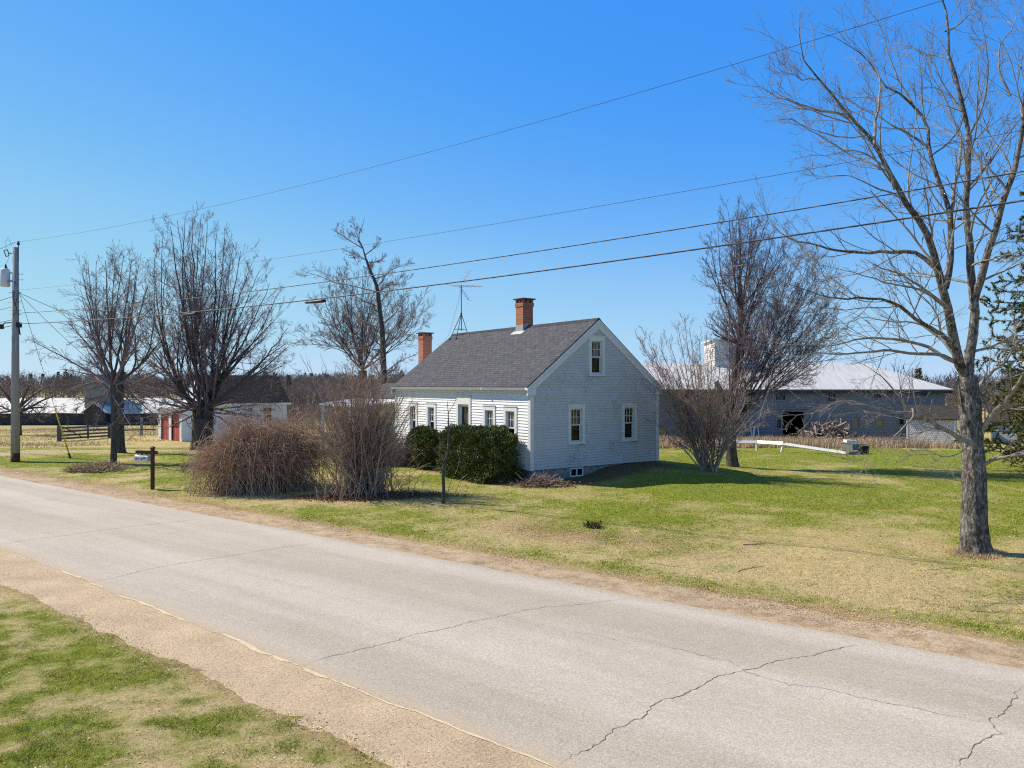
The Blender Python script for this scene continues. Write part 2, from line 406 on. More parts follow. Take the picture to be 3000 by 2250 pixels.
# unseen zenith: dull dark tint added to cut blue fill light
geo = wn.nodes.new('ShaderNodeTexCoord'); sx = wn.nodes.new('ShaderNodeSeparateXYZ'); wn.links.new(geo.outputs['Generated'], sx.inputs[0])
mr = wn.nodes.new('ShaderNodeMapRange'); mr.interpolation_type = 'SMOOTHSTEP'; mr.inputs['From Min'].default_value = .5; mr.inputs['From Max'].default_value = .8; wn.links.new(sx.outputs['Z'], mr.inputs['Value'])
wn.links.new(vmul(mixc(wn, mr.outputs[0], cv.outputs[0], (.13, .21, .34)), KS/.15), bg.inputs[0]); bg.inputs[1].default_value = .15
sl = bpy.data.lights.new('sun', 'SUN'); sl.energy = 5.0; sl.angle = rad(.55); sl.color = (1, .90, .745)
so = bpy.data.objects.new('sun', sl); COL.objects.link(so); so.rotation_euler = SUN.to_track_quat('Z', 'Y').to_euler(); so.location = (-20, 10, 30)
S.view_settings.view_transform = 'Standard'; S.view_settings.look = 'None'; S.view_settings.exposure = EXPO; S.view_settings.gamma = 1
S.view_settings.use_curve_mapping = False
S.render.engine = 'CYCLES'
try:
    S.cycles.max_bounces = 8; S.cycles.transparent_max_bounces = 12; S.cycles.use_denoising = False; S.cycles.use_adaptive_sampling = False; S.cycles.pixel_filter_type = 'BLACKMAN_HARRIS'; S.cycles.filter_width = 1.15
except Exception: pass

# ------------------------------------------------------------------ ground
STRAW = np.array((.44, .355, .14)); GREEN = np.array((.155, .19, .03)); DRY = np.array((.54, .43, .225)); BROWN = np.array((.34, .22, .13))
def ell(x, y, cx, cy, rx, ry, a=0):
    dx, dy = x-cx, y-cy; c, s_ = math.cos(a), math.sin(a)
    return np.exp(-(((dx*c+dy*s_)/rx)**2+((-dx*s_+dy*c)/ry)**2))
def greenness(x, y):
    s = s_far(x, y); n = s_near(x, y)
    g = .35+1.8*(fbm(x*.33, y*.33, 21, 4)-.5)+.95*(fbm(x*1.7, y*1.7, 33, 3)-.5)
    g = g+.75*ell(x, y, 11, 24.5, 8, 2.6, -.12)+.6*ell(x, y, 17, 38, 12, 7)+.35*ell(x, y, 3.5, 20.5, 3.5, 1.6, -.5)
    g = g+.45*ell(x, y, -23, 36, 7, 2.6)+.35*ell(x, y, -15, 30, 6, 2.5)
    g = g-.45*ell(x, y, 8, 15, 7, 2.5, -.3)-.4*ell(x, y, -4, 25.5, 3, 2)-.25*ell(x, y, 2.5, 24, 3, 1.5)
    g = g+.35*np.exp(-((s-1.55)/.35)**2)*sm(3, 5, x+10)
    g = g+.14*sm(3.5, 9, s)*sm(62, 42, y)-.06*sm(3.5, 1.5, s)
    g = np.where(n < -.8, .50+1.5*(fbm(x*.9, y*.9, 51, 3)-.5)+1.8*(fbm(x*3.1, y*3.1, 52, 3)-.5), g)
    g = g-.8*sm(46, 52, y)*sm(-14, -20, x)
    g = g-.7*np.exp(-((y-41.5-(x+30)*.03)/1.3)**2)*sm(-11, -15, x)
    g = g-.9*sm(47, 53, y)*sm(8, 12, x)*sm(36, 30, x)
    return np.clip(g, 0, 1)
def groundcol(x, y):
    s = s_far(x, y); n = s_near(x, y)
    g = greenness(x, y)[:, None]
    d = fbm(x*.8, y*.8, 71, 3)[:, None]
    st = STRAW*(1-d)+DRY*d
    nr = (np.maximum(sm(8, 2, s)*sm(.5, 1, s), sm(-.8, -1.2, n))*.75)[:, None]; st = st*(1-nr)+np.array((.58, .455, .26))*nr
    c = st
    # leaf litter band along the verge edges
    b = (np.exp(-((s-1.15)/.35)**2)*.75+np.exp(-((n+.98)/.22)**2)*.7)*(.35+.9*fbm(x*1.3, y*1.3, 88, 3))
    b = np.clip(b+.8*ell(x, y, 1.6, 18.6, 2.4, .8, -.55), 0, 1)[:, None]
    c = c*(1-b)+BROWN*b*1.15
    q = (x-HX)*math.cos(HA)+(y-HYY)*math.sin(HA); p = -(x-HX)*math.sin(HA)+(y-HYY)*math.cos(HA)
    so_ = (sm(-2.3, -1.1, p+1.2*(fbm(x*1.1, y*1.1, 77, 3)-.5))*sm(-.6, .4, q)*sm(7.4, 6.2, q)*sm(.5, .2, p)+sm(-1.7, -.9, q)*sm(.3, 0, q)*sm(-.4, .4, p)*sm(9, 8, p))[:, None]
    c = c*(1-so_)+np.array((.13, .095, .06))*so_  # bare soil by the walls; its dark colour also deepens the gable's shadow
    # worn drive beyond the pole
    w = (np.exp(-((y-41.5-(x+30)*.03)/1.2)**2)*sm(-11, -15, x)*.8)[:, None]
    c = c*(1-w)+np.array((.50, .40, .27))*w
    far = sm(60, 110, y)[:, None]
    return c*(1-far)+np.array((.42, .33, .15))*far
def graded(a, b, fine0, fine1, step, growth):
    v = list(np.arange(fine0, fine1+1e-6, step))
    st = step; x = v[-1]
    while x < b: st *= growth; x += st; v.append(x)
    st = step; x = v[0]
    while x > a: st *= growth; x -= st; v.insert(0, x)
    return np.array(v)
gx = graded(-1800, 1800, -26, 24, .2, 1.09); gy = graded(-60, 3200, 4, 36, .2, 1.06)
X, Y = np.meshgrid(gx, gy); xs, ys = X.ravel(), Y.ravel()
zs = ground(xs, ys)
nx, ny = len(gx), len(gy)
I = (np.arange(ny-1)[:, None]*nx+np.arange(nx-1)[None, :]).ravel()
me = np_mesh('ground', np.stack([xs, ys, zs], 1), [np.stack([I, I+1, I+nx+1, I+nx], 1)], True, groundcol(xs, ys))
ga = me.attributes.new('green', 'FLOAT', 'POINT')
def ggreen(x, y):
    s = s_far(x, y); n = s_near(x, y); g = greenness(x, y)
    b_ = np.exp(-((s-1.1)/.25)**2)*.8+np.exp(-((n+1.05)/.2)**2)*.8+sm(1.0, .6, s)*sm(-1.0, -.7, n)
    w = np.exp(-((y-41.5-(x+30)*.03)/1.2)**2)*sm(-11, -15, x)
    q = (x-HX)*math.cos(HA)+(y-HYY)*math.sin(HA); p = -(x-HX)*math.sin(HA)+(y-HYY)*math.cos(HA)
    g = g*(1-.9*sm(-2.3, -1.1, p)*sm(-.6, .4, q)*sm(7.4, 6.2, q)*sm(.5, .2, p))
    return np.clip(g*(1-np.clip(b_, 0, 1))*(1-w)*(1-sm(60, 110, y)*.8), 0, 1)
ga.data.foreach_set('value', ggreen(xs, ys).astype(np.float32))
struct(link('ground', me, M['lawn']))

def strip(name, mat_, L0, D0, w0, w1, z, t0, t1, dt, seed, amp0, amp1, cols=6, L1=None, D1=None, zo=(0, 0), edge=False):
    """ribbon between two (noisy) offset lines"""
    t = np.arange(t0, t1, dt); r = []
    N0 = np.array((-D0[1], D0[0]))
    e0 = w0+(fbm(t*1.1, t*0+seed, seed, 4)-.5)*amp0*2; 
    P0 = L0+t[:, None]*D0+e0[:, None]*N0
    if L1 is None: P1 = L0+t[:, None]*D0+(w1+(fbm(t*1.1, t*0+seed+7, seed+3, 4)-.5)*amp1*2)[:, None]*N0
    else:
        N_ = np.array((-D1[1], D1[0])); tt = t+float((L0-L1) @ D1)
        P1 = L1+tt[:, None]*D1+(w1+(fbm(t*1.1, t*0+seed+7, seed+3, 4)-.5)*amp1*2)[:, None]*N_
    u = np.linspace(0, 1, cols)
    P = P0[:, None, :]*(1-u)[None, :, None]+P1[:, None, :]*u[None, :, None]
    zc_ = np.full(cols, z); zc_[0] += zo[0]; zc_[-1] += zo[1]
    V = np.concatenate([P.reshape(-1, 2), np.tile(zc_, P.shape[0])[:, None]], 1)
    n = len(t); I = (np.arange(n-1)[:, None]*cols+np.arange(cols-1)[None, :]).ravel()
    me = np_mesh(name, V, [np.stack([I, I+1, I+cols+1, I+cols], 1)], True)
    if edge:
        a = me.attributes.new('edge', 'FLOAT', 'POINT')
        wd = np.linalg.norm(P1-P0, axis=1)[:, None]*u[None, :]; wtot = np.linalg.norm(P1-P0, axis=1)[:, None]
        e = np.maximum(1-wd/.75, .85*(1-(wtot-wd)/.4)); a.data.foreach_set('value', np.clip(e, 0, 1).ravel().astype(np.float32))
    return struct(link(name, me, mat_))
# road: from the near edge line to the far edge line
road = strip('road', M['road'], NE0, NED, 0, 0, .008, -120, 60, .05, 5, .10, .06, 26, FE0, FED, zo=(-.0025, -.0025), edge=True)
strip('gravel_shoulder', M['gravel'], NE0, NED, -1.25, .3, .004, -120, 60, .12, 31, .22, .05, 7, zo=(-.045, 0))
strip('gravel_shoulder', M['gravel2'], FE0, FED, -.3, 1.2, .004, -60, 120, .12, 37, .05, .35, 7, zo=(0, -.045))
# pale ridge of sand along the near edge
rs = RNG(4)
def ribbon(pts, w, z, jitter, rng, sub=.06, taper=True):
    pts = np.array(pts, float); P = [pts[0]]
    for a, b in zip(pts, pts[1:]):
        n = max(2, int(np.linalg.norm(b-a)/sub))
        for k in range(1, n+1): P.append(a+(b-a)*k/n)
    P = np.array(P); n = len(P)
    d = np.gradient(P, axis=0); d /= np.linalg.norm(d, axis=1)[:, None]+1e-9
    nn = np.stack([-d[:, 1], d[:, 0]], 1)
    P = P+nn*((rng.random(n)-.5)*jitter)[:, None]
    ww = w*(.45+1.1*rng.random(n)) if w < .05 else w*(.15+1.7*vnoise(np.arange(n)*.13, 0, int(w*1000)))
    if taper: ww *= np.clip(np.minimum(np.arange(n), np.arange(n)[::-1])/6, .2, 1)
    V = np.concatenate([np.concatenate([P-nn*ww[:, None]/2, np.full((n, 1), z)], 1), np.concatenate([P+nn*ww[:, None]/2, np.full((n, 1), z)], 1)])
    I = np.arange(n-1)
    return V, np.stack([I, I+1, I+1+n, I+n], 1)
def fl(px, py): 
    Yd = CZ*F/(py-HY); return ((px-1500)/F*Yd, Yd)
def z6(*p): return [fl(a*.678, 1300+b*.678) for a, b in p]
def z7(*p): return [fl(1500+a*.678, 1300+b*.678) for a, b in p]
cracks = [
 (z6((380, 600), (500, 580), (640, 545), (760, 522), (870, 505), (960, 492), (1100, 468), (1250, 447), (1380, 428)), .009),
 (z6((1295, 964), (1400, 930), (1500, 905), (1640, 872), (1720, 850), (1790, 825), (1880, 812), (1960, 795), (2040, 770), (2130, 755), (2212, 735))+z7((60, 722), (150, 708), (260, 700), (370, 688), (490, 670)), .008),
 (z6((0, 437), (120, 418), (280, 398), (420, 378), (560, 360), (700, 345), (860, 328)), .010),
 (z6((0, 262), (140, 248), (300, 238)), .011),
 (z7((215, 1390), (260, 1350), (340, 1318), (400, 1280), (440, 1240), (500, 1212), (570, 1182), (600, 1140), (650, 1110), (740, 1088), (800, 1055), (850, 1030), (890, 1005), (1000, 985), (1070, 968), (1130, 942), (1230, 927), (1300, 918), (1380, 895), (1440, 880), (1520, 866)), .010),
 (z7((230, 808), (310, 820), (380, 832), (440, 850), (520, 872)), .005),
 (z7((580, 857), (680, 882), (780, 905), (860, 928), (930, 940), (980, 965), (1000, 985), (1080, 1010), (1200, 1045), (1290, 1052), (1390, 1070), (1500, 1100), (1600, 1120), (1720, 1140), (1850, 1170), (1950, 1190), (2060, 1212)), .007),
 (z7((1900, 1415), (1970, 1350), (1990, 1315), (2040, 1290), (2060, 1270), (2110, 1255), (2075, 1220), (2070, 1195), (2120, 1165), (2150, 1140), (2175, 1100), (2180, 1075), (2220, 1050)), .009),
 (z7((2110, 1255), (2160, 1272), (2240, 1280)), .007), (z7((970, 958), (1060, 962)), .006)]
for pts, w in cracks:
    V, Fq = ribbon(pts, w, .0125, .045, rs)
    link('crack', np_mesh('crack', V, [Fq]), M['crack'], road)
def sandfringe(t0, t1, w, seed):
    t = np.arange(t0, t1, .025); n = len(t); N0 = np.array((-NED[1], NED[0]))
    e0 = (fbm(t*1.1, t*0+5, 5, 4)-.5)*.2
    env = np.clip(np.minimum(t-t0, t1-t)/.5, 0, 1)
    k = np.clip(fbm(t*2.3, t*0, seed, 4)*3.2-1.25, 0, 1)*env*w
    lo = e0-k*(.35+.9*fbm(t*6, t*0, seed+1, 3)); hi = e0+k*(.1+.9*fbm(t*7, t*0, seed+2, 3))
    A = NE0+t[:, None]*NED+lo[:, None]*N0; B = NE0+t[:, None]*NED+hi[:, None]*N0
    V = np.concatenate([np.concatenate([A, np.full((n, 1), .0095)], 1), np.concatenate([B, np.full((n, 1), .0125)], 1)]); I = np.arange(n-1)
    link('sand_streak', np_mesh('sand_streak', V, [np.stack([I, I+1, I+1+n, I+n], 1)]), M['sand'], road)
for t0, t1, w, sd in ((-8.5, -3.2, .04, 3), (-3.6, 1.2, .05, 8), (.6, 6.5, .03, 13)): sandfringe(t0, t1, w, sd)

# ------------------------------------------------------------------ grass blades
def blades(name, x, y, h, w, col, seed, mat_=None, lean=.5):
    rng = RNG(seed); n = len(x); z = ground(x, y)-.01
    a = rng.random(n)*2*math.pi; la = rng.random(n)*2*math.pi; ln = h*lean*rng.random(n)
    dx, dy = np.cos(a)*w/2, np.sin(a)*w/2
    V = np.empty((n, 3, 3))
    V[:, 0] = np.stack([x-dx, y-dy, z], 1); V[:, 1] = np.stack([x+dx, y+dy, z], 1)
    V[:, 2] = np.stack([x+np.cos(la)*ln, y+np.sin(la)*ln, z+h], 1)
    c = np.repeat(col[:, None, :], 3, 1).reshape(-1, 3)
    me = np_mesh(name, V.reshape(-1, 3), [np.arange(n*3).reshape(n, 3)], False, c)
    return link(name, me, mat_ or M['blade'])
def frustum_pts(rng, n, y0, y1, margin=1.06, power=1.0):
    """points spread over the visible ground, denser near the camera"""
    u = rng.random(n); y = 1/(1/y0+(1/y1-1/y0)*u) if power else y0+(y1-y0)*u
    x = (rng.random(n)*2-1)*1500/F*margin*y
    return x, y
rng = RNG(11)
x, y = frustum_pts(rng, 900000, 5.5, 20)
n_ = s_near(x, y); edge = -.86+(fbm(x*.9, y*.9, 5, 3)-.5)*.9
k = (n_ < edge) & (rng.random(len(x)) < np.clip((edge-n_)/.5, .05, 1)); x, y = x[k], y[k]
g = np.clip(greenness(x, y)+1.5*(fbm(x*5, y*5, 61, 3)-.5), 0, 1); r = rng.random(len(x)); isg = r < (.04+.92*g)
keep = rng.random(len(x)) < np.where(isg, .25+.75*g, .55); x, y, g, isg = x[keep], y[keep], g[keep], isg[keep]
v = rng.random(len(x))[:, None]
col = np.where(isg[:, None], np.array((.20, .24, .03))*(1-v)+np.array((.42, .42, .09))*v, np.array((.55, .41, .19))*(1-v)+np.array((.80, .64, .36))*v)
h = np.where(isg, .012+.03*rng.random(len(x))*(.5+g), .006+.014*rng.random(len(x)))
struct(blades('grass', x, y, h, .004+.005*rng.random(len(x)), col, 2, None, 2.2), 'stuff')
x, y = frustum_pts(rng, 640000, 9, 46)
s_ = s_far(x, y); edge = .80+(fbm(x*.9, y*.9, 6, 4)-.5)*1.5
k = (s_ > edge) & (rng.random(len(x)) < np.clip((s_-edge)/.6, .08, 1)); x, y = x[k], y[k]
q = (x-HX)*math.cos(HA)+(y-HYY)*math.sin(HA); p = -(x-HX)*math.sin(HA)+(y-HYY)*math.cos(HA)
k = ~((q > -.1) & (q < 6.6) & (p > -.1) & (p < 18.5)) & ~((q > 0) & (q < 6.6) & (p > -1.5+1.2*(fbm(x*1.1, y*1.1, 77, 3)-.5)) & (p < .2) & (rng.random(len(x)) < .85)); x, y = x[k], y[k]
g = np.clip(greenness(x, y)+.9*(fbm(x*3, y*3, 62, 3)-.5), 0, 1); isg = rng.random(len(x)) < (.03+.92*g)
keep = rng.random(len(x)) < np.where(isg, .4+.6*g, .5); x, y, g, isg = x[keep], y[keep], g[keep], isg[keep]
v = rng.random(len(x))[:, None]
col = np.where(isg[:, None], np.array((.19, .225, .03))*(1-v)+np.array((.36, .365, .07))*v, np.array((.55, .41, .18))*(1-v)+np.array((.78, .61, .32))*v)
h = np.where(isg, .018+.03*rng.random(len(x)), .010+.02*rng.random(len(x)))
struct(blades('lawn_grass', x, y, h, .007+.0006*y+.006*rng.random(len(x)), col, 3, None, 1.8), 'stuff')
# taller dry grass round the barn yard and in the field beyond the gate
n = 60000; x = rng.uniform(6, 32, n); y = rng.uniform(45.5, 62, n)
k = (fbm(x*.5, y*.5, 8, 3) > .30) & (y > 45.6+.8*fbm(x, y*0, 3)) & ((x < 27.5) | (y > 60)) & (x > 8); x, y = x[k], y[k]; v = rng.random(len(x))[:, None]
struct(blades('dry_yard_grass', x, y, (.25+.5*rng.random(len(x)))*(.5+.9*fbm(x*.6, y*.6, 14)), .03+.02*rng.random(len(x)), np.array((.36, .25, .15))*(1-v)+np.array((.66, .50, .34))*v, 5), 'stuff')
n = 42000; x = rng.uniform(-62, -21, n); y = rng.uniform(47, 100, n)
k = (fbm(x*.35, y*.35, 18, 3) > .42) & ~((y < 63) & (x > -29)) & (x/y > -.72); x, y = x[k], y[k]; v = rng.random(len(x))[:, None]
struct(blades('field_grass', x, y, (.05+.13*rng.random(len(x))), .04+.03*rng.random(len(x)), np.array((.50, .38, .20))*(1-v)+np.array((.74, .58, .33))*v, 6, None, 1.3), 'stuff')

def scatter(name, x, y, size, cols, seed, m_, up=.3):
    rg = RNG(seed); n = len(x); z = np.maximum(ground(x, y), .004)+.004
    a = rg.random(n)*6.283; s = size*(.4+1.2*rg.random(n))
    A = np.stack([np.cos(a)*s, np.sin(a)*s, rg.normal(0, up, n)*s], 1); B_ = np.stack([-np.sin(a)*s*.7, np.cos(a)*s*.7, rg.normal(0, up, n)*s], 1)
    c0 = np.stack([x, y, z+s*.35], 1)
    V = np.stack([c0-A, c0-B_, c0+A, c0+B_], 1).reshape(-1, 3)
    col = np.array(cols)[rg.integers(0, len(cols), n)]*(.6+.8*rg.random((n, 1)))
    struct(link(name, np_mesh(name, V, [np.arange(n*4).reshape(n, 4)], False, np.repeat(col, 4, 0)), m_), 'stuff')
n = 15000; t = rng.uniform(-14, 9, n); o = rng.uniform(-1.15, .05, n); P = NE0+t[:, None]*NED+o[:, None]*NEN
n2 = 15000; t = rng.uniform(-8, 34, n2); o = rng.uniform(-.1, 1.15, n2); P2 = FE0+t[:, None]*FED+o[:, None]*FEN
P = np.concatenate([P, P2]); scatter('loose_gravel', P[:, 0], P[:, 1], .0055, [(.56, .48, .38), (.38, .31, .24), (.47, .41, .34), (.30, .24, .18), (.66, .58, .47)], 21, M['blade'])
n = 2400; t = rng.uniform(-14, 9, n); o = -1.0+rng.normal(0, .13, n); P = NE0+t[:, None]*NED+o[:, None]*NEN
n2 = 26000; t = rng.uniform(-6, 34, n2); o = .95+rng.normal(0, .33, n2); P2 = FE0+t[:, None]*FED+o[:, None]*FEN
k = fbm(P2[:, 0]*.8, P2[:, 1]*.8, 91, 3) > .45; P2 = P2[k]; k = fbm(P[:, 0]*1.3, P[:, 1]*1.3, 92, 3) > .48; P = P[k]
n3 = 9000; P3 = np.array((1.6, 18.6))+rng.normal(0, 1, (n3, 1))*2.0*FED+rng.normal(0, 1, (n3, 1))*.55*FEN
n4 = 5000; x, y = frustum_pts(rng, n4, 6, 34); P4 = np.stack([x, y], 1); P4 = P4[(s_far(x, y) > 1.2) | (s_near(x, y) < -1)]
P = np.concatenate([P, P2, P3, P4]); scatter('dead_leaf_bits', P[:, 0], P[:, 1], .011, [(.40, .25, .15), (.44, .29, .17), (.25, .15, .10), (.60, .46, .30)], 22, M['blade'], .12)
# ------------------------------------------------------------------ building helpers
def clap(mb, a0, a1, z0, z1, expo, openings=(), clip=None, d0=.002, d1=.027):
    """lapped boards between a0..a1, z0..z1 in wall space (along, up, out); clip(z) gives the allowed interval"""
    n = int(math.ceil((z1-z0)/expo))
    for k in range(n):
        zl = z0+k*expo; zh = min(z1, zl+expo)
        if clip:
            l0, r0 = clip(zl); l1, r1 = clip(zh)
            l0, l1 = max(a0, l0), max(a0, l1); r0, r1 = min(a1, r0), min(a1, r1)
            if r0-l0 < .01: continue
            if r1 < l1: l1 = r1 = (l1+r1)/2
        else: l0 = l1 = a0; r0 = r1 = a1
        cuts = sorted((oa, ob) for oa, ob, oz0, oz1 in openings if oz1 > zl+.002 and oz0 < zh-.002)
        segs = []; c0, c1 = l0, l1
        for oa, ob in cuts:
            if oa > max(c0, c1): segs.append((c0, c1, oa, oa))
            c0 = c1 = ob
        segs.append((c0, c1, r0, r1))
        for s0, s1, e0, e1 in segs:
            if e0-s0 < .005: continue
            mb.face([(s0, zl, d1), (e0, zl, d1), (e1, zh, d0), (s1, zh, d0)])
            mb.face([(s0, zl, d0), (e0, zl, d0), (e0, zl, d1), (s0, zl, d1)])
def window(parent, T, a, z0, z1, w, cw=.12, top=.14, muntin=(3, 2), curtain='curtain', frame='frame', screen=True, name='window', sashm=None, lowmunt=None, cdrop=(.0, 1)):
    """double-hung window; a = centre, z0..z1 and w = outside of the casing; T maps (along, up, out)"""
    sashm = sashm or frame
    l, r = a-w/2, a+w/2; ol, orr = l+cw, r-cw; oz0, oz1 = z0+.10, z1-top
    m = MB(T)
    m.box(l, ol, z0+.04, z1, -.02, .045); m.box(orr, r, z0+.04, z1, -.02, .045)
    m.box(ol, orr, oz1, z1, -.02, .0445); m.box(l-.015, r+.015, z1, z1+.035, -.01, .065)
    m.box(ol-.002, ol, oz0, oz1, -.14, -.02); m.box(orr, orr+.002, oz0, oz1, -.14, -.02)
    m.box(ol-.002, orr+.002, oz1, oz1+.002, -.14, -.02)
    win = m.build(name, M[frame], parent)
    m = MB(T); m.box(l-.02, r+.02, z0, z0+.04, -.02, .085); m.box(ol, orr, z0+.04, oz0, -.14, .03); m.build('sill', M[frame], win)
    mid = (oz0+oz1)/2; sw = .042
    for (s0, s1, d, mm, gl) in ((mid-.015, oz1, -.045, muntin, 'glass'), (oz0, mid+.03, -.085, lowmunt, 'screen' if screen else 'glass')):
        m = MB(T)
        m.box(ol, ol+sw, s0, s1, d-.03, d); m.box(orr-sw, orr, s0, s1, d-.03, d)
        m.box(ol+sw, orr-sw, s1-sw, s1, d-.03, d-.001); m.box(ol+sw, orr-sw, s0, s0+sw, d-.03, d-.001)
        if mm:
            iw = orr-ol-2*sw
            for k in range(1, mm[0]):
                xx = ol+sw+iw*k/mm[0]; m.box(xx-.009, xx+.009, s0+sw, s1-sw, d-.022, d-.004)
            ih = s1-s0-2*sw
            for k in range(1, mm[1]):
                zz = s0+sw+ih*k/mm[1]; m.box(ol+sw, orr-sw, zz-.009, zz+.009, d-.0221, d-.0041)
        sash = m.build('sash', M[sashm], win)
        p = MB(T); p.face([(ol+sw, s0+sw, d-.015), (orr-sw, s0+sw, d-.015), (orr-sw, s1-sw, d-.015), (ol+sw, s1-sw, d-.015)]); p.build('pane', M[gl], win)
    if curtain:
        m = MB(T); n = 14; zb = oz0+(oz1-oz0)*cdrop[0]
        for side in (0, 1):
            half = (orr-ol)*.44; xa = ol if side == 0 else orr-half
            for k in range(n):
                x0_, x1_ = xa+half*k/n, xa+half*(k+1)/n
                e0, e1 = -.21+.02*math.sin(k*2.1), -.21+.02*math.sin((k+1)*2.1)
                m.face([(x0_, zb, e0), (x1_, zb, e1), (x1_, oz1+.05, e1), (x0_, oz1+.05, e0)])
        m.build('curtain', M[curtain], win)
    return win, (l+.03, r-.03, z0+.02, z1-.02)
def wallquad(T, a0, a1, z0, z1, openings, d=-.02):
    """plain backing sheet with rectangular holes (grid of cells)"""
    m = MB(T)
    xs = sorted({a0, a1, *[v for o in openings for v in o[:2]]}); zs = sorted({z0, z1, *[v for o in openings for v in o[2:]]})
    for x0_, x1_ in zip(xs, xs[1:]):
        for y0_, y1_ in zip(zs, zs[1:]):
            cx, cy = (x0_+x1_)/2, (y0_+y1_)/2
            if any(o[0] < cx < o[1] and o[2] < cy < o[3] for o in openings): continue
            m.face([(x0_, y0_, d), (x1_, y0_, d), (x1_, y1_, d), (x0_, y1_, d)])
    return m
def roofslab(m, P, th, uvs):
    """P: 4 corners (eave0, eave1, ridge1, ridge0) of the top face"""
    m.face(P, uvs)
    B = [(x, y, z-th) for x, y, z in P]
    m.face(B[::-1])
    for k in range(4): m.face([P[k], P[(k+1) % 4], B[(k+1) % 4], B[k]])
def chimney(parent, q, p, z0, z1, s, name='chimney'):
    m = MB()
    h = s/2
    def quad(pts, u0): m.face(pts, [(u0, pts[0][2]), (u0+s, pts[1][2]), (u0+s, pts[2][2]), (u0, pts[3][2])])
    for k, ((xa, ya), (xb, yb)) in enumerate((((-h, -h), (h, -h)), ((h, -h), (h, h)), ((h, h), (-h, h)), ((-h, h), (-h, -h)))):
        quad([(q+xa, p+ya, z0), (q+xb, p+yb, z0), (q+xb, p+yb, z1-.3), (q+xa, p+ya, z1-.3)], k*s)
    # corbel courses
    for za, zb, e in ((z1-.36, z1-.29, .025), (z1-.29, z1-.2, .03)):
        hh = h+e
        for k, ((xa, ya), (xb, yb)) in enumerate((((-hh, -hh), (hh, -hh)), ((hh, -hh), (hh, hh)), ((hh, hh), (-hh, hh)), ((-hh, hh), (-hh, -hh)))):
            quad([(q+xa, p+ya, za), (q+xb, p+yb, za), (q+xb, p+yb, zb), (q+xa, p+ya, zb)], k*s)
        m.face([(q-hh, p-hh, zb), (q+hh, p-hh, zb), (q+hh, p+hh, zb), (q-hh, p+hh, zb)]); m.face([(q-hh, p-hh, za), (q+hh, p-hh, za), (q+hh, p+hh, za), (q-hh, p+hh, za)])
    for i in (-1, 0, 1):
        for j in (-1, 0, 1):
            if i == 0 and j == 0: continue
            b = .06; m.box(q+i*(h-.05)-b, q+i*(h-.05)+b, p+j*(h-.05)-b, p+j*(h-.05)+b, z1-.2, z1-.05)
    c = m.build(name, M['brick'], parent)
    m = MB(); m.box(q-h-.09, q+h+.09, p-h-.09, p+h+.09, z1-.05, z1); m.build('chimney_cap', M['iron'], c)
    return c

# ------------------------------------------------------------------ the farmhouse
G, WD = 6.507, 10.945
ZE, ZP, EO = 3.035, 5.678, .187
SL = (ZP-ZE)/(G/2+EO)
house = thing('farmhouse', 'low white clapboard farmhouse with grey shingle roof and peeling gable', 'house', (HX, HYY, HZ), HA)
TF = lambda a, z, d: (-d, a, z)
TG = lambda a, z, d: (a, -d, z)
TH = 1.0
rz_ = lambda q: ZE+(q+EO)*SL-.13      # underside of the roof over the wall at q (front half)
# windows of the front
fo = []
for a, cur in ((1.252, 'curtain'), (2.704, 'curtain'), (7.391, 'curtain'), (9.129, 'curtain')):
    w_, o = window(house, TF, a, .74, 2.27, .88, .15, .16, (3, 2), cur, frame='trim', cdrop=(.42, 1)); fo.append(o)
    if a < 2:
        m = MB(TF); m.box(a-.12, a+.16, 1.72, 1.9, -.16, -.155); m.build('yellow_ornament', M['yellow'], w_)
        m = MB(TF); m.box(a-.10, a+.14, 1.52, 1.70, -.16, -.155); m.build('blue_ornament', simple('blue_glass_ornament', (.03, .12, .45), (.06, .2, .6), 5, .4, bs=0), w_)
# front door: casing, storm door, glass
dl, dr = 4.05, 5.2
m = MB(TF)
m.box(dl, dl+.15, 0, 2.62, -.02, .05); m.box(dr-.15, dr, 0, 2.62, -.02, .05); m.box(dl+.15, dr-.15, 2.3, 2.62, -.02, .049); m.box(dl-.03, dr+.03, 2.62, 2.68, -.01, .08)
m.box(dl+.13, dl+.15, 0, 2.3, -.2, -.02); m.box(dr-.15, dr-.13, 0, 2.3, -.2, -.02); m.box(dl+.15, dr-.15, 2.28, 2.3, -.2, -.021)
door = m.build('front_door', M['trim'], house)
m = MB(TF); m.box(dl+.15, dl+.22, .02, 2.28, -.12, -.09); m.box(dr-.22, dr-.15, .02, 2.28, -.12, -.09); m.box(dl+.22, dr-.22, 2.2, 2.28, -.12, -.091); m.box(dl+.22, dr-.22, .02, .5, -.12, -.091)
m.build('storm_frame', M['trim'], door)
m = MB(TF); m.face([(dl+.22, .5, -.105), (dr-.22, .5, -.105), (dr-.22, 2.2, -.105), (dl+.22, 2.2, -.105)]); m.build('pane', M['glass'], door)
m = MB(TF); m.box(dl+.30, dl+.62, .02, 2.0, -.20, -.16); m.build('door_panel', M['doorwood'], door)
m = MB(TF); m.box(dl+.62, dr-.15, .02, 2.28, -.20, -.165); m.build('door_leaf', M['dark'], door)
fo.append((dl+.03, dr-.03, 0, 2.6))
m = wallquad(TF, 0, WD, 0, 3.0, [(o[0]+.06, o[1]-.06, o[2]+.03, o[3]-.06) for o in fo])
clap(m, .0, WD, 0, 3.02, .112, fo)
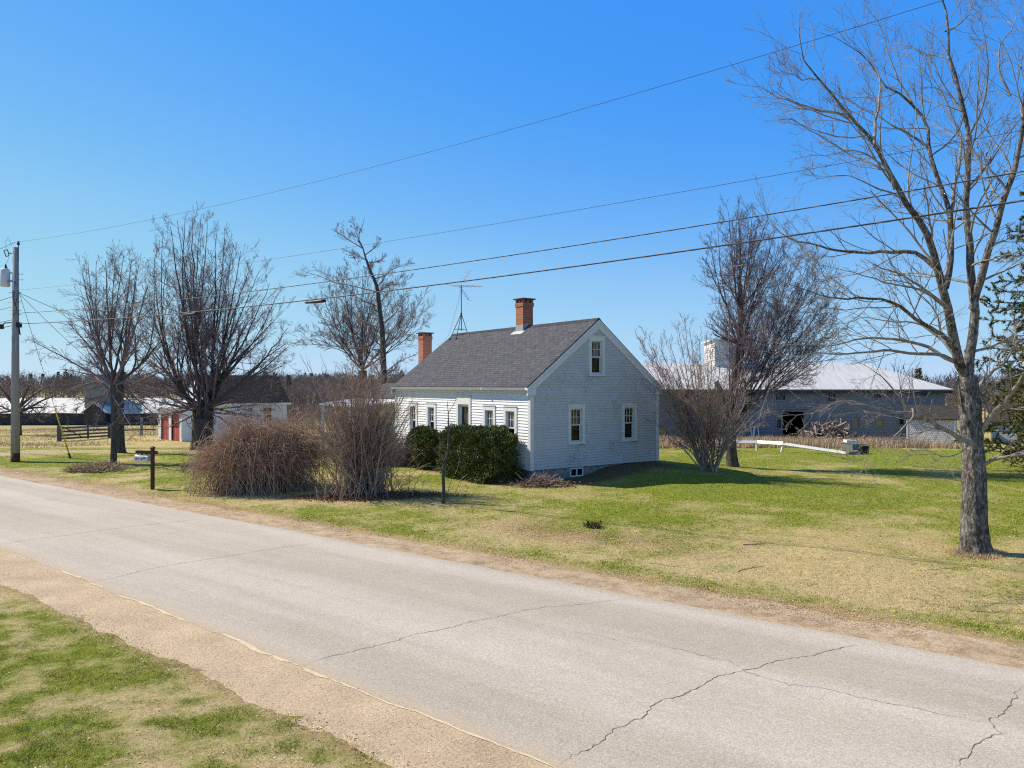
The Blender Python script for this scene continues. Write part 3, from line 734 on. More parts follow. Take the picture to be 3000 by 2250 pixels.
# back wall and far gable (plain boards)
TB = lambda a, z, d: (G+d, a, z)
clap(m_b := MB(TB), 0, WD, 0, 3.02, .112); m_b.face([(0, 0, -.02), (WD, 0, -.02), (WD, 3.0, -.02), (0, 3.0, -.02)])
m.build('front_wall', M['clap'], house); m_b.build('back_wall', M['clap'], house)
go = []
for a in (2.145, 4.888):
    w_, o = window(house, TG, a, .85, 2.35, .82, .135, .15, (3, 2), 'olivecurtain' if a < 3 else None, frame='frame', cdrop=(.45, 1)); go.append(o)
    m = MB(TG); m.box(a+.1, a+.37, .845, .86, .05, .088); m.build('rotted_sill_end', M['dark'], w_)
w_, o = window(house, TG, 3.16, 3.44, 4.97, .80, .13, .17, (3, 2), 'olivecurtain', frame='frame', cdrop=(0, .5)); go.append(o)
def gclip(z):
    d = (z-ZE+.10)/SL-EO
    return (max(0, d), min(G, G-d))
m = MB(TG)
clap(m, 0, G, 0, 5.6, .104, go, gclip)
# backing of the gable in cells, leaving the window holes
zz = np.arange(0, 5.6, .05)
for z0_, z1_ in zip(zz, zz[1:]):
    l, r = gclip(z1_); cuts = sorted((o[0]+.06, o[1]-.06) for o in go if o[2]+.03 < (z0_+z1_)/2 < o[3]-.06)
    c = l
    for oa, ob in cuts:
        if oa > c: m.face([(c, z0_, -.02), (oa, z0_, -.02), (oa, z1_, -.02), (c, z1_, -.02)])
        c = ob
    if r > c: m.face([(c, z0_, -.02), (r, z0_, -.02), (r, z1_, -.02), (c, z1_, -.02)])
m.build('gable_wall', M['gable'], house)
TG2 = lambda a, z, d: (a, WD+d, z)
m = MB(TG2); clap(m, 0, G, 0, 5.6, .112, (), gclip); m.face([(0, 0, -.02), (G, 0, -.02), (G, 2.95, -.02), (G/2, 5.5, -.02), (0, 2.95, -.02)])
m.build('gable_wall', M['clap'], house)
m = MB(); m.face([(0, 0, .0), (G, 0, .0), (G, WD, .0), (0, WD, .0)]); m.face([(.02, .02, 2.6), (G-.02, .02, 2.6), (G-.02, WD-.02, 2.6), (.02, WD-.02, 2.6)])
m.face([(3.4, .1, 0), (3.4, WD-.1, 0), (3.4, WD-.1, 2.6), (3.4, .1, 2.6)]); m.build('floor', M['dark'], house)
# roof
m = MB(); o_ = .05
Lr = math.hypot(G/2+EO, ZP-ZE)
roofslab(m, [(-EO, -o_, ZE), (-EO, WD+o_, ZE), (G/2, WD+o_, ZP), (G/2, -o_, ZP)], .05, [(0, 0), (WD+2*o_, 0), (WD+2*o_, Lr), (0, Lr)])
roofslab(m, [(G+EO, WD+o_, ZE), (G+EO, -o_, ZE), (G/2+.001, -o_, ZP), (G/2+.001, WD+o_, ZP)], .05, [(0, 0), (WD+2*o_, 0), (WD+2*o_, Lr), (0, Lr)])
roof = m.build('roof', M['shingle'], house)
m = MB(); m.hexa([(G/2-.14, -o_, ZP-.095), (G/2+.14, -o_, ZP-.095), (G/2+.14, WD+o_, ZP-.095), (G/2-.14, WD+o_, ZP-.095), (G/2-.02, -o_, ZP+.018), (G/2+.02, -o_, ZP+.018), (G/2+.02, WD+o_, ZP+.018), (G/2-.02, WD+o_, ZP+.018)])
m.build('ridge_cap', M['shingle'], roof)
# rake boards, returns, soffit, gutter
def rake(yv, dirn):
    m = MB(); 
    for sgn in (0, 1):
        fx = (lambda q: q) if sgn == 0 else (lambda q: G-q)
        zt = lambda q: ZE+(q+EO)*SL-.052
        for (dep, y0_, y1_, drop) in ((.30, yv, yv+dirn*.035, 0), (.09, yv+dirn*.034, yv+dirn*.052, .0)):
            q0 = -EO; q1 = G/2
            P = [(q0, zt(q0)), (q1, zt(q1)), (q1, zt(q1)-dep*1.2), (q0+.0, zt(q0)-dep*1.0 if dep > .1 else zt(q0)-dep*1.2)]
            m.prism(P, lambda q, z: (fx(q), y0_, z), lambda q, z: (fx(q), y1_, z))
        # return block at the foot of the rake
        a, b = fx(-EO-.001), fx(.20); m.box(min(a, b), max(a, b), min(yv, yv+dirn*.06), max(yv, yv+dirn*.06), ZE-.33, ZE-.07)
    return m
m = rake(-.0205, -1); m.build('rake_board', M['frame'], house)
m = rake(WD+.0205, 1); m.build('rake_board', M['trim'], house)
m = MB(); m.box(-EO, -.0205, 0, WD, ZE-.09, ZE-.055); m.box(-.075, -.0205, .13, WD-.13, ZE-.24, ZE-.09); m.box(G+.0205, G+EO, 0, WD, ZE-.09, ZE-.055); m.build('soffit', M['trim'], house)
m = MB(); gq = -EO
P = [(gq-.005, -.055), (gq-.005, -.15), (gq-.06, -.15), (gq-.105, -.055), (gq-.10, -.055), (gq-.058, -.144), (gq-.011, -.144), (gq-.011, -.055)]
for y0_, y1_ in ((-.03, 2.86), (2.87, WD+.08)):
    m.prism(P, lambda q, z: (q, y0_, ZE+z+.02), lambda q, z: (q, y1_, ZE+z+.02))
m.box(gq-.1075, gq-.004, 2.84, 2.89, ZE-.133, ZE-.03); m.build('gutter', M['trim'], house)
# corner boards
m = MB(); cb = .13
m.box(-.034, 0, 0, cb, -.02, ZE-.07); m.box(-.034, cb, -.034, -.0, -.021, ZE-.34); m.build('corner_board', M['frame'], house)
m = MB(); m.box(G-cb, G+.034, -.034, 0, -.02, ZE-.34); m.box(G, G+.033, 0, cb, -.021, ZE-.09); m.build('corner_board', M['frame'], house)
m = MB(); m.box(-.034, 0, WD-cb, WD+.03, -.02, ZE-.09); m.build('corner_board', M['trim'], house)
# foundation and basement window
m = MB(); m.box(.05, G-.05, .05, WD-.05, -.7, .0); f_ = m.build('foundation', M['stone'], house)
m = MB(TG)
l, r = 1.86, 2.5
m.box(l, l+.045, -.37, -.04, -.06, .0); m.box(r-.045, r, -.37, -.04, -.06, .0); m.box(l+.045, r-.045, -.085, -.04, -.06, -.001); m.box(l+.045, r-.045, -.37, -.325, -.06, -.001); m.box((l+r)/2-.025, (l+r)/2+.025, -.325, -.085, -.06, -.0012)
bw = m.build('basement_window', M['frame'], house)
m = MB(TG); m.face([(l+.045, -.325, -.03), (r-.045, -.325, -.03), (r-.045, -.085, -.03), (l+.045, -.085, -.03)]); m.build('pane', M['screen'], bw)
m = MB(TG); m.face([(l, -.37, -.048), (r, -.37, -.048), (r, -.04, -.048), (l, -.04, -.048)]); m.build('window_well', M['dark'], bw)
# chimney on the ridge
cz1 = CZ+(HY-877.5)*33.3/F-HZ
ch = chimney(house, G/2-.02, 4.85, ZP-.62, cz1, .54)
m = MB(); q0, p0, h_ = G/2-.02, 4.85, .27
zf = lambda q: ZE+(q+EO)*SL
m.hexa([(q0-h_-.012, p0-h_-.012, zf(q0-h_)-.02), (q0+.0, p0-h_-.012, ZP-.06), (q0, p0+h_+.012, ZP-.06), (q0-h_-.012, p0+h_+.012, zf(q0-h_)-.02),
        (q0-h_-.012, p0-h_-.012, zf(q0-h_)+.26), (q0, p0-h_-.012, ZP+.12), (q0, p0+h_+.012, ZP+.12), (q0-h_-.012, p0+h_+.012, zf(q0-h_)+.26)])
qa, qb = q0-h_-.20, q0-h_-.01
m.hexa([(qa, p0-.42, zf(qa)), (qb, p0-.42, zf(qb)), (qb, p0+.42, zf(qb)), (qa, p0+.42, zf(qa)), (qa, p0-.42, zf(qa)+.012), (qb, p0-.42, zf(qb)+.012), (qb, p0+.42, zf(qb)+.012), (qa, p0+.42, zf(qa)+.012)])
m.build('flashing', M['flash'], ch)
# ell on the far end with its own chimney and a porch
EL = 18.6
m = MB(lambda a, z, d: (.9-d, a, z)); m2o = []
clap(m, WD+.02, EL, -.1, 2.35, .112); m.face([(WD+.02, -.1, -.02), (EL, -.1, -.02), (EL, 2.35, -.02), (WD+.02, 2.35, -.02)])
m.T = lambda a, z, d: (5.4+d, a, z); clap(m, WD+.02, EL, -.1, 2.35, .112)
m.T = lambda a, z, d: (a, EL+d, z); clap(m, .9, 5.4, -.1, 3.1, .112, (), lambda z: (max(.9, .9+(z-2.25)/.388), min(5.4, 5.4-(z-2.25)/.388)))
m.build('ell_wall', M['clap'], house)
m = MB()
roofslab(m, [(.7, WD+.03, 2.25), (.7, EL+.1, 2.25), (3.15, EL+.1, 3.2), (3.15, WD+.03, 3.2)], .05, [(0, 0), (7.7, 0), (7.7, 2.9), (0, 2.9)])
roofslab(m, [(5.6, EL+.1, 2.25), (5.6, WD+.03, 2.25), (3.151, WD+.03, 3.2), (3.151, EL+.1, 3.2)], .05, [(0, 0), (7.7, 0), (7.7, 2.9), (0, 2.9)])
er = m.build('ell_roof', M['shingle'], house)
cz2 = CZ+(HY-976)*39.8/F-HZ
chimney(er, 2.75, 13.1, 2.4, cz2, .52)
m = MB()
m.hexa([(-1.1, 12.2, 1.98), (.9, 12.2, 2.24), (.9, 18.2, 2.24), (-1.1, 18.2, 1.98), (-1.1, 12.2, 2.08), (.9, 12.2, 2.33), (.9, 18.2, 2.33), (-1.1, 18.2, 2.08)])
pr = m.build('porch_roof', M['trim'], house)
for pp in (12.35, 14.2, 16.1, 18.0):
    m = MB(); m.box(-1.02, -.90, pp-.06, pp+.06, -.5, 1.98); m.build('porch_post', M['trim'], house)
m = MB(); m.box(-1.0, -.93, 12.41, 17.94, .45, .52); m.box(-1.0, -.93, 12.41, 17.94, -.25, -.18)
for k in range(46):
    yv = 12.5+k*.118
    if min(abs(yv-pp) for pp in (14.2, 16.1)) > .08: m.box(-.98, -.95, yv-.012, yv+.012, -.18, .45)
m.build('porch_railing', M['trim'], house)

# TV antenna on the ridge
az = 10.25
aw = H2W(G/2, az, ZP)
ant = thing('tv_antenna', 'old rooftop TV antenna on a tripod mast at far end of the roof ridge', 'antenna', aw, HA)
m = MB(); top = CZ+(HY-838)*37.6/F-aw[2]
m.tube([(0, 0, .12), (0, 0, top+.02)], .022, 8); m.build('mast', M['iron'], ant)
for (dq, dp) in ((-.42, .42), (-.42, -.22), (.42, -.1)):
    m = MB(); m.tube([(0, 0, .98), (dq, dp, -abs(dq)*SL+.02)], .017, 6); m.box(dq-.05, dq+.05, dp-.05, dp+.05, -abs(dq)*SL-.0, -abs(dq)*SL+.05); m.build('leg', M['iron'], ant)
for a_, b_ in (((-.42, .42), (-.42, -.22)), ((-.42, -.22), (.42, -.1)), ((.42, -.1), (-.42, .42))):
    m = MB(); f = .6; m.tube([(a_[0]*f, a_[1]*f, .98*.4-abs(a_[0])*SL*.6), (b_[0]*f, b_[1]*f, .98*.4-abs(b_[0])*SL*.6)], .011, 5); m.build('brace', M['iron'], ant)
m = MB(); m.tube([(-.05, -.05, .98), (.05, .05, .98)], .04, 6); m.build('collar', M['iron'], ant)
# boom and elements: a tilted log-periodic with a corner reflector
def rotp(v, a): return (v[0]*math.cos(a)-v[1]*math.sin(a), v[0]*math.sin(a)+v[1]*math.cos(a), v[2])
ba = rad(-60)
m = MB(); m.tube([rotp((-.55, 0, top+.02), ba), rotp((1.15, 0, top-.10), ba)], .018, 6); bm_ = m.build('boom', M['galv'], ant)
m = MB()
for k in range(7):
    t = -.45+k*.25; L = .75-.07*k
    m.tube([rotp((t, -L, top+.0-.07*(t+.5)), ba), rotp((t+.12, 0, top+.02-.07*(t+.5)), ba), rotp((t, L, top+.0-.07*(t+.5)), ba)], .0065, 4)
for sg in (1, -1):
    m.tube([rotp((-.1, 0, top), ba), rotp((.45, sg*.05, top+sg*.75), ba)], .014, 5)
    for k in range(5):
        t = .25+.18*k; c = rotp((-.1+.55*t, sg*.05*t, top+sg*.75*t), ba); d = rotp((0, .32, 0), ba)
        m.tube([(c[0]-d[0], c[1]-d[1], c[2]), (c[0]+d[0], c[1]+d[1], c[2])], .006, 4)
m.build('element', M['flash'], ant)
m = MB(); m.tube([(0, 0, top-.1), (-.02, .25, 1.6), (-.3, .75, -.1), (-.9, .78, -.68)], .006, 4); m.build('lead_cable', M['wire'], ant)

# ------------------------------------------------------------------ garage
a2 = rad(45)
gp0 = GP(533, 1294)
gar = thing('garage', 'white garage with dark gable roof and two red panelled doors', 'garage', gp0, a2)
# local x = long wall (to the right and away), local y = door wall (to the left and away)
GL, GW, GH = 9.4, 5.1, 3.2
TLf = lambda a, z, d: (a, -d, z)
TDo = lambda a, z, d: (-d, a, z)
W1, go2 = window(gar, TLf, 7.55, 1.25, 2.78, 1.02, .10, .1, (3, 2), None, 'trim', screen=False, lowmunt=(3, 2))
m = MB(TLf); clap(m, 0, GL, -.3, GH, .13, [go2]); m.face([(0, -.3, -.03), (7.1, -.3, -.03), (7.1, GH, -.03), (0, GH, -.03)]); m.face([(8.0, -.3, -.03), (GL, -.3, -.03), (GL, GH, -.03), (8.0, GH, -.03)])
m.T = lambda a, z, d: (GL+d, a, z)
gcl = lambda z: (max(0, (z-GH)/.88), min(GW, GW-(z-GH)/.88))
clap(m, 0, GW, -.3, GH+2.2, .13, (), gcl); m.face([(0, -.3, -.02), (GW, -.3, -.02), (GW, GH, -.02), (GW/2, GH+2.2, -.02), (0, GH, -.02)])
m.T = lambda a, z, d: (a, GW+d, z); clap(m, 0, GL, -.3, GH, .13); m.face([(0, -.3, -.02), (GL, -.3, -.02), (GL, GH, -.02), (0, GH, -.02)])
m.T = lambda a, z, d: (2.0-d, a, z); clap(m, 0, GW, GH-.3, GH+2.2, .13, (), gcl); m.face([(0, GH-.3, -.02), (GW, GH-.3, -.02), (GW, GH, -.02), (GW/2, GH+2.2, -.02), (0, GH, -.02)])
m.build('wall', M['clap'], gar)
m = MB(); sl2 = .88; e = .25; Lg = math.hypot(GW/2+e, (GW/2+e)*sl2)
x0_, x1_ = 1.85, GL+.3
roofslab(m, [(x0_, -e, GH-e*sl2+.12), (x1_, -e, GH-e*sl2+.12), (x1_, GW/2, GH+GW/2*sl2+.12), (x0_, GW/2, GH+GW/2*sl2+.12)], .08, [(0, 0), (x1_-x0_, 0), (x1_-x0_, Lg), (0, Lg)])
roofslab(m, [(x1_, GW+e, GH-e*sl2+.12), (x0_, GW+e, GH-e*sl2+.12), (x0_, GW/2+.001, GH+GW/2*sl2+.12), (x1_, GW/2+.001, GH+GW/2*sl2+.12)], .08, [(0, 0), (x1_-x0_, 0), (x1_-x0_, Lg), (0, Lg)])
gr = m.build('roof', M['oldshingle'], gar)
m = MB(); m.box(x0_, x1_, -e-.02, -e, GH-e*sl2-.10, GH-e*sl2+.1); m.build('fascia', M['trim'], gar)
# white lean-to roof over the door bay
m = MB(); roofslab(m, [(-.35, -.2, GH-.42), (-.35, GW+.2, GH-.42), (1.95, GW+.2, GH+.12), (1.95, -.2, GH+.12)], .1, [(0, 0), (5, 0), (5, 2), (0, 2)]); m.build('lean_to_roof', M['tin'], gar)
# door wall: posts, header and the two doors
m = MB(TDo); m.box(0, .42, -.3, GH-.50, -.02, .03); m.box(GW/2-.32, GW/2+.22, -.3, GH-.50, -.02, .03); m.box(GW-.55, GW, -.3, GH-.50, -.02, .03); m.box(.42, GW/2-.32, 2.25, GH-.50, -.02, .029); m.box(GW/2+.22, GW-.55, 2.25, GH-.50, -.02, .029)
m.build('door_surround', M['trim'], gar)
for k, (y0_, y1_) in enumerate(((.42, GW/2-.32), (GW/2+.22, GW-.55))):
    m = MB(TDo); m.box(y0_, y1_, -.3, 2.25, -.16, -.12)
    w3 = (y1_-y0_)/4
    rows = ((-.1, .42), (.5, 1.0), (1.07, 1.5), (1.57, 2.12))
    for r_, (za, zb) in enumerate(rows):
        for c_ in range(4):
            if k == 0 and r_ == 2: continue
            m.box(y0_+c_*w3+.05, y0_+(c_+1)*w3-.05, za, zb, -.12, -.10)
        m.box(y0_, y1_, zb+.01, zb+.06, -.12, -.095)
    d_ = m.build('garage_door', M['redpaint'], gar)
    if k == 0:
        m = MB(TDo)
        for c_ in range(4): m.face([(y0_+c_*w3+.05, 1.07, -.112), (y0_+(c_+1)*w3-.05, 1.07, -.112), (y0_+(c_+1)*w3-.05, 1.5, -.112), (y0_+c_*w3+.05, 1.5, -.112)])
        m.build('door_window', M['screen'], d_)
m = MB(TDo); m.tube([(GW-.1, 1.5, .08), (GW-.1, 1.75, .08)], .09, 10); m.tube([(GW-.1, 1.75, .06), (GW-.1, 2.45, .06)], .02, 6); m.build('electric_meter', M['galv'], gar)
m = MB(); m.face([(.3, .3, -.25), (GL-.3, .3, -.25), (GL-.3, GW-.3, -.25), (.3, GW-.3, -.25)]); m.build('floor', M['dark'], gar)
# things by the far end of the garage
wb = GP(903, 1252)

# ------------------------------------------------------------------ big barn on the right
BA = rad(-2.2)
bx0 = PX(2768, 1300, 60.5); bz = gz(bx0[0], bx0[1])
barn = thing('barn', 'long weathered grey two-storey barn with white metal hip roof behind the house', 'barn', (bx0[0], bx0[1], bz), BA)
# local x runs to the left as negative; front faces -y
BL, BD = 36.0, 9.6
eh = CZ-.25-bz; rh = 5.72-bz
def bloc(px):  # column of the photo -> local x on the front wall
    t = (px-1500)/F; c, s_ = math.cos(BA), math.sin(BA)
    return (t*bx0[1]-bx0[0])/(c-t*s_)
def bzz(py, px):
    x = bloc(px); Yd = bx0[1]+x*math.sin(BA); return CZ-(py-1130)/F*Yd-bz
TBn = lambda a, z, d: (a, -d, z)
ops = []
wins = [(2286, 1160, 27, 27, 'screen'), (2436, 1165, 22, 26, 'screen'), (2570, 1157, 20, 22, 'screen'), (2704, 1153, 20, 18, 'screen'),
        (2507, 1243, 19, 28, 'olivepane'), (2577, 1241, 20, 24, 'olivepane'), (2641, 1236, 12, 20, 'dark'), (2438, 1242, 18, 16, 'dark'),
        (1941, 1272, 21, 30, 'yellowpane'), (2283, 1242, 13, 30, 'screen'), (2367, 1242, 11, 24, 'olivepane'), (2120, 1240, 16, 26, 'screen'), (2010, 1165, 20, 22, 'screen')]
sc = bx0[1]/F
bwn = []
for px, py, wpx, hpx, kind in wins:
    a = bloc(px); zc = bzz(py, px); w = wpx*sc; h = hpx*sc
    ops.append((a-w/2, a+w/2, zc-h/2, zc+h/2)); bwn.append((a, zc, w, h, kind))
da, db = bloc(2292), bloc(2354); dz = bzz(1208, 2323)
ops.append((da, db, -.5, dz))
m = wallquad(TBn, -BL, 0, -.6, eh+.05, ops, -.02)
clap(m, -BL, 0, -.6, eh, .24, ops, None, .0, .03)
m.T = lambda a, z, d: (0+d, a, z); clap(m, 0, BD, -.6, eh, .24, (), None, 0, .03); m.face([(0, -.6, -.02), (BD, -.6, -.02), (BD, eh, -.02), (0, eh, -.02)])
m.T = None
m.face([(-BL, 0, -.6), (-BL, BD, -.6), (-BL, BD, eh), (-BL, 0, eh)]); m.face([(-BL, BD, -.6), (0, BD, -.6), (0, BD, eh), (-BL, BD, eh)])
m.build('wall', M['barn'], barn)
m = MB(); ov = .45; hip = 4.6
P0, P1, P2, P3 = (-BL-ov, -ov, eh-.1), (ov, -ov, eh-.1), (ov, BD+ov, eh-.1), (-BL-ov, BD+ov, eh-.1)
R0, R1 = (-BL-ov, BD/2, rh), (-hip, BD/2, rh)
def slab(pts, th=.07):
    m.face(pts); m.face([(x, y, z-th) for x, y, z in pts][::-1])
    for a_, b_ in zip(pts, pts[1:]+pts[:1]): m.face([a_, b_, (b_[0], b_[1], b_[2]-th), (a_[0], a_[1], a_[2]-th)])
slab([P0, P1, R1, R0]); slab([P1, P2, R1]); slab([P2, P3, R0, R1])
m.build('roof', M['tin'], barn)
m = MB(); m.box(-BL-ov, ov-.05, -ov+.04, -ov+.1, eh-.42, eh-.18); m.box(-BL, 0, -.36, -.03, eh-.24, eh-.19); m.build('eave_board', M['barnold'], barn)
for a, zc, w, h, kind in bwn:
    m = MB(TBn); t = .09
    m.box(a-w/2-t, a-w/2, zc-h/2-t, zc+h/2+t, -.02, .05); m.box(a+w/2, a+w/2+t, zc-h/2-t, zc+h/2+t, -.02, .05); m.box(a-w/2, a+w/2, zc+h/2, zc+h/2+t, -.02, .049); m.box(a-w/2, a+w/2, zc-h/2-t, zc-h/2, -.02, .049)
    if kind in ('screen', 'yellowpane'):
        for k in (1, 2): m.box(a-w/2+w*k/3-.015, a-w/2+w*k/3+.015, zc-h/2, zc+h/2, -.045, -.0185)
        m.box(a-w/2, a+w/2, zc-.015, zc+.015, -.044, -.0184)
    wn_ = m.build('window', M['greywood'], barn)
    m = MB(TBn); m.face([(a-w/2, zc-h/2, -.05), (a+w/2, zc-h/2, -.05), (a+w/2, zc+h/2, -.05), (a-w/2, zc+h/2, -.05)]); m.build('pane', M[kind], wn_)
m = MB(TBn); t = .13; m.box(da-t, da, -.5, dz+t, -.02, .06); m.box(db, db+t, -.5, dz+t, -.02, .06); m.box(da, db, dz, dz+t, -.02, .059)
m.box(da-2.3, db+.9, dz+.2, dz+.3, .05, .12); dfr = m.build('doorway', M['greywood'], barn)
m = MB(TBn); w = db-da; m.box(da-w*1.02-.1, da-.75, 0-.4, 0-.35, .06, .1); m.build('door_track', M['greywood'], dfr)
m = MB(); m.box(-BL+.2, -.2, BD*.55, BD*.55+.05, -.5, eh-.1); m.box(-BL+.2, -.2, .3, BD*.55, -.55, -.5); m.build('inner_wall', M['dark'], barn)
# tower above the ridge
tx0, tx1 = bloc(2128), bloc(2193); tz1 = CZ+(HY-998)*66/F-bz
m = MB(lambda a, z, d: (a, BD*.42-d, z)); clap(m, tx0, tx1, rh-1.2, tz1, .2, (), None, 0, .03); m.face([(tx0, rh-1.2, -.02), (tx1, rh-1.2, -.02), (tx1, tz1, -.02), (tx0, tz1, -.02)])
m.T = lambda a, z, d: (tx0-d, a, z); clap(m, BD*.42, BD*.42+4.2, rh-1.4, tz1, .2, (), None, 0, .03); m.face([(BD*.42, rh-1.4, -.01), (BD*.42+4.2, rh-1.4, -.01), (BD*.42+4.2, tz1, -.01), (BD*.42, tz1, -.01)])
m.T = lambda a, z, d: (tx1+d, a, z); clap(m, BD*.42, BD*.42+4.2, rh-1.4, tz1, .2, (), None, 0, .03)
tw = m.build('tower', M['frame'], barn)
m = MB(); m.hexa([(tx0-.25, BD*.42-.25, tz1-.0), (tx1+.25, BD*.42-.25, tz1-.0), (tx1+.25, BD*.42+4.4, tz1-.1), (tx0-.25, BD*.42+4.4, tz1-.1), (tx0-.25, BD*.42-.25, tz1+.12), (tx1+.25, BD*.42-.25, tz1+.12), (tx1+.25, BD*.42+4.4, tz1+.02), (tx0-.25, BD*.42+4.4, tz1+.02)])
m.build('tower_roof', M['tin'], tw)
# frame leaning against the barn
lf = GP(2207, 1283); xl = bloc(2207); wl = (bx0[0]+xl*math.cos(BA), bx0[1]+xl*math.sin(BA)-.75); zl = gz(*wl)
fr = thing('old_window_frame', 'broken white window frame leaning against the grey barn wall', 'window frame', (wl[0], wl[1], zl))
m = MB()
for x_ in (-.3, .28): m.bar((x_, 0, 0), (x_, .55, 1.35), .08, .05)
m.bar((-.3, .55, 1.33), (.28, .55, 1.33), .08, .05); m.bar((-.3, .03, .06), (.28, .03, .06), .08, .05); m.build('frame', M['frame'], fr)
m = MB(); m.bar((-.28, .02, .1), (.02, .5, 1.3), .14, .04); m.build('loose_board', M['trim'], fr)

# ------------------------------------------------------------------ shingled sheds
def shed(px0, px1, py_b, Yd, wall_h, depth, rise, rot, label, roofm, rname='shed'):
    p0, p1 = PX(px0, py_b, Yd), PX(px1, py_b, Yd); t1 = (px1-1500)/F; w = (t1*Yd-p0[0])/(math.cos(rot)-t1*math.sin(rot)); z = gz((p0[0]+p1[0])/2, Yd)
    t = thing(rname, label, 'shed', (p0[0], Yd, z), rot)
    m = MB()
    for P, u in (([(0, 0), (w, 0)], w), ([(w, 0), (w, depth)], depth), ([(w, depth), (0, depth)], w), ([(0, depth), (0, 0)], depth)):
        (xa, ya), (xb, yb) = P
        m.face([(xa, ya, -.3), (xb, yb, -.3), (xb, yb, wall_h), (xa, ya, wall_h)], [(0, 0), (u, 0), (u, wall_h+.3), (0, wall_h+.3)])
    for x_ in (0, w):
        m.face([(x_, 0, wall_h), (x_, depth, wall_h), (x_, depth/2, wall_h+rise)], [(0, 0), (depth, 0), (depth/2, rise)])
    m.build('wall', M['cedar'], t)
    c = .11
    for bb in ((-.012, -.012+c, -.02, .0), (w+.012-c, w+.012, -.02, .0), (-.02, 0, .001, c), (w, w+.02, .001, c)):
        m = MB(); m.box(*bb, -.3, wall_h-.02); m.build('corner_board', M['frame'], t)
    m = MB(); e = .18; s_ = rise/(depth/2); L = math.hypot(depth/2+e, rise+e*s_)
    roofslab(m, [(-.2, -e, wall_h-e*s_+.07), (w+.2, -e, wall_h-e*s_+.07), (w+.2, depth/2, wall_h+rise+.07), (-.2, depth/2, wall_h+rise+.07)], .08, [(0, 0), (w+.4, 0), (w+.4, L), (0, L)])
    roofslab(m, [(w+.2, depth+e, wall_h-e*s_+.07), (-.2, depth+e, wall_h-e*s_+.07), (-.2, depth/2+.001, wall_h+rise+.07), (w+.2, depth/2+.001, wall_h+rise+.07)], .08, [(0, 0), (w+.4, 0), (w+.4, L), (0, L)])
    m.build('roof', M[roofm], t)
    return t
shed(2656, 2799, 1299, 56.5, 2.05, 2.8, .85, rad(-33), 'small grey cedar shingled shed with white corner boards beside the barn', 'oldshingle')
shed(2905, 3150, 1296, 60, 1.75, 3.6, 1.3, rad(-36), 'low grey shingled shed half hidden behind the big bare tree', 'oldshingle')

# ------------------------------------------------------------------ far barn on the left
lb0 = PX(-260, 1245, 118); lz = gz(lb0[0], 118)
lbar = thing('long_barn', 'far low barn with white metal roof and grey tower across the field', 'barn', (lb0[0], 118, lz), rad(2.0))
LX = lambda px: (px-1500)/F*119-lb0[0]
L1 = LX(735); le = CZ-(1209-HY)/F*118-lz; lr = CZ-(1166-HY)/F*123-lz
m = MB(TBn); clap(m, 0, L1, -.5, le, .3, (), None, 0, .03); m.face([(0, -.5, -.02), (L1, -.5, -.02), (L1, le, -.02), (0, le, -.02)])
m.T = None; m.face([(L1, 0, -.5), (L1, 9, -.5), (L1, 9, le), (L1, 4.5, lr), (L1, 0, le)]); m.face([(0, 9, -.5), (L1, 9, -.5), (L1, 9, le), (0, 9, le)])
m.build('wall', M['barnold'], lbar)
m = MB(); slab([(0, -.4, le-.1), (L1+.3, -.4, le-.1), (L1+.3, 4.5, lr), (0, 4.5, lr)]); slab([(L1+.3, 9.4, le-.1), (0, 9.4, le-.1), (0, 4.5, lr), (L1+.3, 4.5, lr)]); m.build('roof', M['tin'], lbar)
t0_, t1_ = LX(237), LX(303); tzz = CZ-(1104-HY)/F*121-lz
m = MB(); m.box(t0_, t1_, 1.2, 4.6, le-.1, tzz); tw = m.build('tower', M['greywood'], lbar)
m = MB(); m.hexa([(t0_-.5, 1.0, tzz-.05), (t1_+.1, 1.0, tzz+.35), (t1_+.1, 4.8, tzz+.35), (t0_-.5, 4.8, tzz-.05), (t0_-.5, 1.0, tzz+.2), (t1_+.1, 1.0, tzz+.6), (t1_+.1, 4.8, tzz+.6), (t0_-.5, 4.8, tzz+.2)]); m.build('tower_roof', M['tin'], tw)
g0, g1 = LX(258), LX(318)
m = MB(); yf = -1.2
m.face([(g0, yf, -.5), (g1, yf, -.5), (g1, yf, le+.2), ((g0+g1)/2, yf, le+1.5), (g0, yf, le+.2)]); m.face([(g0, yf, -.5), (g0, 2, -.5), (g0, 2, le+.2), (g0, yf, le+.2)]); m.face([(g1, yf, -.5), (g1, 2, -.5), (g1, 2, le+.2), (g1, yf, le+.2)])
m.build('cross_gable', M['barnold'], lbar)
m = MB(); mid = (g0+g1)/2; slab([(g0-.3, yf-.3, le), (mid, yf-.3, le+1.62), (mid, 4, le+1.62), (g0-.3, 4, le)]); slab([(mid, yf-.3, le+1.62), (g1+.3, yf-.3, le), (g1+.3, 4, le), (mid, 4, le+1.62)]); m.build('cross_roof', M['tin'], lbar)
